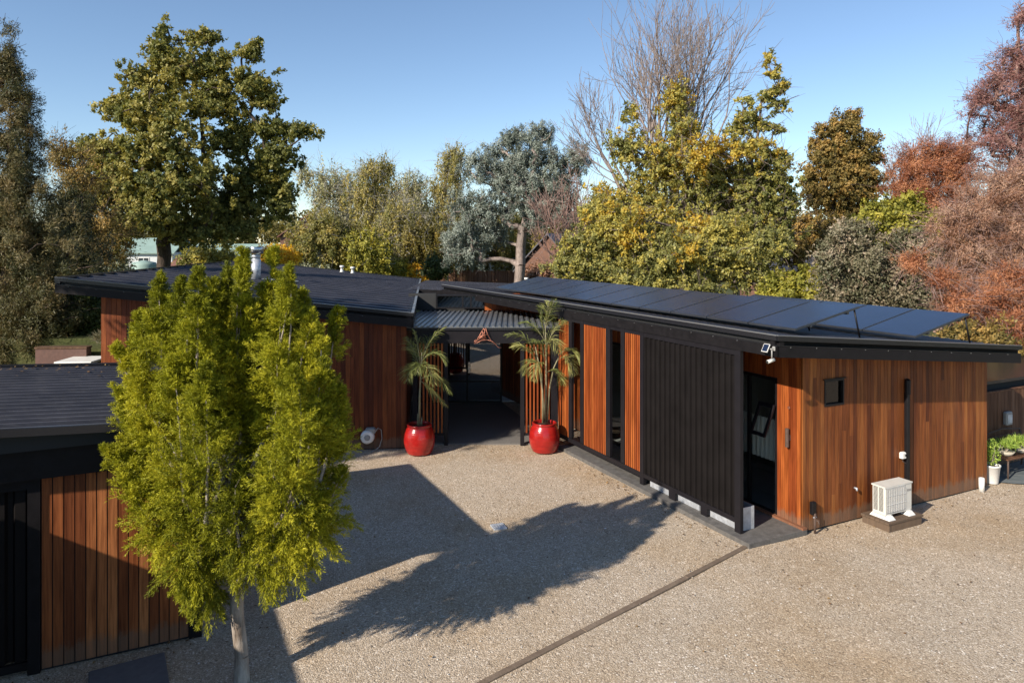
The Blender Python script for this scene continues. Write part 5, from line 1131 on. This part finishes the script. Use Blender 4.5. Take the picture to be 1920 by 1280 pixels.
# ------------------------------------------------------------------ right-hand patio
fence = thing('timber_fence', tuple(WF.p(.95, 6.95)), 'brown vertical-board timber fence behind the bench at the right edge', 'fence')
FF_ = Frame(tuple(WF.p(.95, 6.95)), (WF.b[0], WF.b[1])); FF_.b = -WF.a
m_ = MB(); clad(m_, FF_, 0, 7, .03, 1.76, .14, .02, .008, joint=0, tr=(.1, .9)); m_.build('boards', M['wood_fence'], fence)
m_ = MB(); m_.box(FF_, 0, 7, -.05, -.002, .3, .4); m_.box(FF_, 0, 7, -.05, -.002, 1.4, 1.5); m_.box(FF_, -.02, 7, -.05, .03, 1.762, 1.79); m_.build('rails', M['wood_fence'], fence)
gate = thing('side_gate', tuple(WF.p(1.3, 6.5)), 'dark slatted gate in the gap between the timber wing and the fence', 'gate')
m_ = MB()
for k in range(7): m_.box(WF, 1.28, 1.31, 6.43 + k * .075, 6.43 + k * .075 + .05, .05, 1.74)
m_.build('slats', M['black'], gate); MB().box(WF, 1.315, 1.35, 6.42, 6.96, .15, .2).box(WF, 1.315, 1.35, 6.42, 6.96, 1.6, 1.65).build('rails', M['black'], gate)
shed = thing('garden_shed', tuple(WF.p(1.5, 8)), 'low black flat-roofed shed behind the timber fence', 'shed')
MB().box(WF, 1.15, 4.5, 7.9, 13, 0, 1.93).build('wall', M['dark'], shed); MB().box(WF, 1.05, 4.6, 7.8, 13.1, 1.932, 2.0).build('roof', M['flash'], shed)
mq = FF_.p(1.35, .03); mbx = thing('meter_box', (mq[0], mq[1], 1.1), 'small grey meter box mounted on the timber fence', 'meter box')
ma = on_line(1886, .9, FrameUV(tuple(WF.p(0, 0)), WF.b)) if False else on_cross(1886, .92) - 6.95
MB().bevbox(FF_, ma - .12, ma + .12, .022, .12, .98, 1.28, .02).build('box', M['grille'], mbx); MB().box(FF_, ma - .09, ma + .09, .121, .127, 1.02, 1.22).build('door', M['galv'], mbx)
wpc = WF.p(.30, 6.74); wpt = thing('white_pot', (wpc[0], wpc[1], .0), 'white round planter at the far corner of the timber wing', 'pot')
MB().lathe((wpc[0], wpc[1], .02), [(0, 0), (.125, 0), (.13, .01), (.168, .36), (.18, .365), (.18, .40), (.165, .40), (.16, .33)], 28).build('pot_body', M['white'], wpt)
MB().lathe((wpc[0], wpc[1], .02), [(.161, .345), (0, .36)], 20).build('soil', M['terra'], wpt)
def bush_small(name, label, cat, c, r, n, size, mat, seed, zsc=1.0, stem=True, asp=.5, up=.5, grow=0):
    g = np.random.default_rng(seed); t = thing(name, (c[0], c[1], c[2]), label, cat); D = unit(g.normal(size=(n, 3))); D[:, 2] = np.abs(D[:, 2]) if grow else D[:, 2]
    P = np.array(c) + np.array([0, 0, r * zsc]) + D * (g.uniform(0, 1, n) ** .5)[:, None] * np.array([r, r, r * zsc])
    T = unit(D * .8 + g.normal(size=(n, 3)) * .5 + np.array([0, 0, up])); V, F = leaf_quads(P, T, size * g.uniform(.6, 1.4, n), asp, g)
    np_mesh('leaves', V, F, mat, t, tint=np.clip(g.normal(.5, .25, n), 0, 1))
    m = 9; e = np.array(c) + unit(g.normal(size=(m, 3)) * .5 + np.array([0, 0, 1.2])) * r * zsc * 1.7
    V, F = seg_mesh(np.tile(np.array(c), (m, 1)), e, np.full(m, .008), np.full(m, .004), 4); np_mesh('stems', V, F, M['b_light'], t)
    return t
bush_small('potted_shrub', 'leafy green shrub growing in the white planter', 'shrub', (wpc[0], wpc[1], .40), .19, 700, .055, M['l_plant'], 301, 1.55)
bc = (1.95)
# bench: ornate iron back, long shallow seat
bench = thing('garden_bench', tuple(WF.p(.45, 7.5)), 'rusty iron garden bench with a scrolled back against the timber fence', 'bench')
b0, b1, u0, u1 = 7.28, 8.75, .25, .72
m_ = MB()
for k in range(6): m_.box(WF, u0 + k * .08, u0 + k * .08 + .05, b0, b1, .43, .455, .5)
m_.build('seat', M['wood_fence'], bench)
for bb in (b0 + .03, b1 - .03):
    MB().tube([WF.p(u0 + .02, bb, 0), WF.p(u0 + .02, bb, .43)], .02, 6).build('leg', M['rust'], bench)
    MB().tube([WF.p(u1 + .04, bb, 0), WF.p(u1, bb, .43), WF.p(u1 + .08, bb, .86)], .02, 6).build('leg', M['rust'], bench)
m_ = MB()
bk = lambda b, z: WF.p(u1 + .0 + (z - .43) * .18, b, z)
m_.tube([bk(b0, .86), bk((b0 + b1) / 2, .93), bk(b1, .86)], .016, 6); m_.tube([bk(b0, .50), bk(b1, .50)], .012, 6); m_.tube([bk(b0, .78), bk(b1, .78)], .010, 6)
for k in range(7):
    c_ = b0 + .1 + k * .21; m_.tube([bk(c_ + .08 * math.cos(s_) * (1 - s_ / 16), .64 + .10 * math.sin(s_) * (1 - s_ / 16)) for s_ in np.linspace(0, 9, 16)], .007, 5, caps=False)
for k in range(15): m_.tube([bk(b0 + .05 + k * .1, .5), bk(b0 + .05 + k * .1, .78)], .005, 4)
m_.build('backrest', M['rust'], bench)
for i, (bb, s_) in enumerate(((7.62, .24), (8.15, .26))):
    q_ = WF.p(.48, bb, .457); pp = thing('bowl_planter', tuple(q_), ['pale shallow bowl on the bench, nearest the bench end', 'pale shallow bowl on the bench at the very edge of the picture'][i], 'planter')
    MB().lathe(tuple(q_), [(0, 0), (.10, 0), (.17, .10), (.16, .10), (0, .07)], 20).build('bowl', M['cream'], pp)
    bush_small('grassy_plant', ['spiky light green plant in the bowl nearest the bench end', 'spiky light green plant in the bowl at the picture edge'][i], 'plant', (q_[0], q_[1], q_[2] + .08), s_, 420, .17, M['l_plant'], 310 + i, .55, asp=.10, up=.3, grow=1)

# ------------------------------------------------------------------ left garden corner seen over the garage roof
lg = WF
sc_ = pt(130, 665, 19.5); gx_, gy_ = sc_[0], sc_[1]
gwl = thing('garden_wall', (gx_, gy_, 0), 'low brown block garden wall showing above the garage roof', 'wall')
GF_ = Frame((gx_, gy_), (1, .05))
MB().box(GF_, -.9, .45, .0, .25, 0, 2.38).build('blocks', M['terra'], gwl)
MB().box(GF_, -.92, .47, -.02, .27, 2.382, 2.43).build('coping', M['wood_brown'], gwl)
gt = thing('garden_table', (gx_ + .9, gy_ - .2, 0), 'white outdoor table beside the left end of the house', 'table')
MB().bevbox(GF_, .1, 1.05, -.9, .1, 2.12, 2.17, .01).build('table_top', M['white'], gt)
for a_ in (.18, .96):
    for b_ in (-.85, .02): MB().box(GF_, a_, a_ + .06, b_, b_ + .05, 0, 2.118).build('leg', M['wood_fence'], gt)
MB().box(GF_, -1.2, 1.1, .5, 1.6, 0, 2.3).box(GF_, -3, 1.1, 1.6, 4, 0, 2.45).build('raised_bank', M['grass'])['kind'] = 'structure'
q_ = GF_.p(.55, 1.0, 2.30)
bush_small('tussock_grass', 'pale tussock grass beside the left end of the house', 'grass plant', tuple(q_), .42, 900, .34, M['l_greybrown'], 330, .5, asp=.04, up=.6, grow=1)

# ------------------------------------------------------------------ far buildings and the back fence
def gable(name, label, x, y, wd, dp, hwall, hroof, wall, roof, rot=0, win=0, along='x'):
    t = thing(name, (x, y, 0), label, 'house'); F = Frame((x, y), (math.cos(rot), math.sin(rot)))
    MB().box(F, -wd / 2, wd / 2, -dp / 2, dp / 2, 0, hwall).build('wall', wall, t); e = .4; m = MB()
    if along == 'x':     # ridge along a
        for sg in (-1, 1):
            m.hexa([F.p(-wd / 2 - e, sg * (dp / 2 + e), hwall - .15), F.p(wd / 2 + e, sg * (dp / 2 + e), hwall - .15), F.p(wd / 2 + e, 0, hwall + hroof - .15), F.p(-wd / 2 - e, 0, hwall + hroof - .15),
                    F.p(-wd / 2 - e, sg * (dp / 2 + e), hwall), F.p(wd / 2 + e, sg * (dp / 2 + e), hwall), F.p(wd / 2 + e, 0, hwall + hroof), F.p(-wd / 2 - e, 0, hwall + hroof)])
    else:
        for sg in (-1, 1):
            m.hexa([F.p(sg * (wd / 2 + e), -dp / 2 - e, hwall - .15), F.p(0, -dp / 2 - e, hwall + hroof - .15), F.p(0, dp / 2 + e, hwall + hroof - .15), F.p(sg * (wd / 2 + e), dp / 2 + e, hwall - .15),
                    F.p(sg * (wd / 2 + e), -dp / 2 - e, hwall), F.p(0, -dp / 2 - e, hwall + hroof), F.p(0, dp / 2 + e, hwall + hroof), F.p(sg * (wd / 2 + e), dp / 2 + e, hwall)])
        MB().add([F.p(-wd / 2, -dp / 2 - .01, hwall - .1), F.p(wd / 2, -dp / 2 - .01, hwall - .1), F.p(0, -dp / 2 - .01, hwall + hroof - .15)], [(0, 1, 2)]).build('gable', wall, t)
    m.build('roof', roof, t)
    for k in range(win):
        c = -wd / 2 + wd * (k + 1) / (win + 1); w_ = MB().box(F, c - .7, c + .7, -dp / 2 - .06, -dp / 2 - .005, 1.0, hwall - .6).build('window', M['white'], t)
        MB().box(F, c - .6, c - .04, -dp / 2 - .075, -dp / 2 - .0605, 1.1, hwall - .7).box(F, c + .04, c + .6, -dp / 2 - .075, -dp / 2 - .0605, 1.1, hwall - .7).build('pane', M['window_dark'], w_)
    return t
q_ = pt(255, 480, 95); gable('far_house', 'distant white house with a pale green roof behind the maple trunk', q_[0] - 1, q_[1], 14, 8, 3.9, 1.9, M['wallwhite'], M['roofgreen'], .1, 3)
q_ = pt(440, 480, 98); gable('far_house', 'distant pale green roofed house between the maple and the flue', q_[0], q_[1], 11, 8, 3.4, 1.6, M['wallwhite'], M['roofgreen'], -.1, 2)
q_ = pt(392, 490, 80); gable('far_house', 'small distant red-roofed building just above the left roof edge', q_[0], q_[1], 6, 6, 2.6, 1.0, M['wallwhite'], M['roofred'], .1, 0)
q_ = pt(585, 440, 105); gable('far_house', 'distant brown peaked roof rising among the birches', q_[0], q_[1], 8, 8, 6.0, 3.4, M['wallbrown'], M['roofred'], .2, 0, 'y')
q_ = pt(1030, 500, 72); gable('far_house', 'brown timber gable house half hidden behind the bare reddish twigs', q_[0] + 1.2, q_[1], 6, 9, 2.5, 3.6, M['wallbrown'], M['roofgrey'], -.35, 0, 'y')
q_ = pt(1490, 490, 68); gable('far_house', 'dark grey roofed house glimpsed through the trees on the right', q_[0], q_[1], 10, 8, 2.8, 2.4, M['wallbrown'], M['roofgrey'], -.2, 0)
q_ = pt(945, 495, 100); gable('far_house', 'distant cream house wall seen below the gum tree', q_[0], q_[1], 9, 6, 5.2, .8, M['cream'], M['roofgrey'], 0, 0)
bf = thing('back_fence', (pt(930, 520, 80)[0], 80, 0), 'long brown paling fence along the back of the garden', 'fence'); BFF = Frame((-16, 80), (1, -.03))
m_ = MB()
for k in range(150): m_.box(BFF, k * .2 + .005, k * .2 + .195, 0, .03, .05, 2.0, float(rng.uniform(.2, 1)))
m_.build('palings', M['wood_fence'], bf); m_ = MB(); m_.box(BFF, 0, 30, -.05, .05, 2.003, 2.06, .8); m_.box(BFF, 0, 30, -.04, -.002, .4, .5)
for k in range(13): m_.box(BFF, k * 2.4 - .08, k * 2.4 + .08, -.12, -.051, 0, 2.2, .8)
m_.build('rails', M['wood_fence'], bf)
tk = pt(270, 493, 60); wt = thing('water_tank', (tk[0], tk[1], 0), 'small pale blue-green tank just above the left roof edge', 'tank')
MB().lathe((tk[0], tk[1], 0), [(1.0, 0), (1.0, 3.35), (.9, 3.55), (0, 3.75)], 24).build('tank_body', M['roofgreen'], wt)
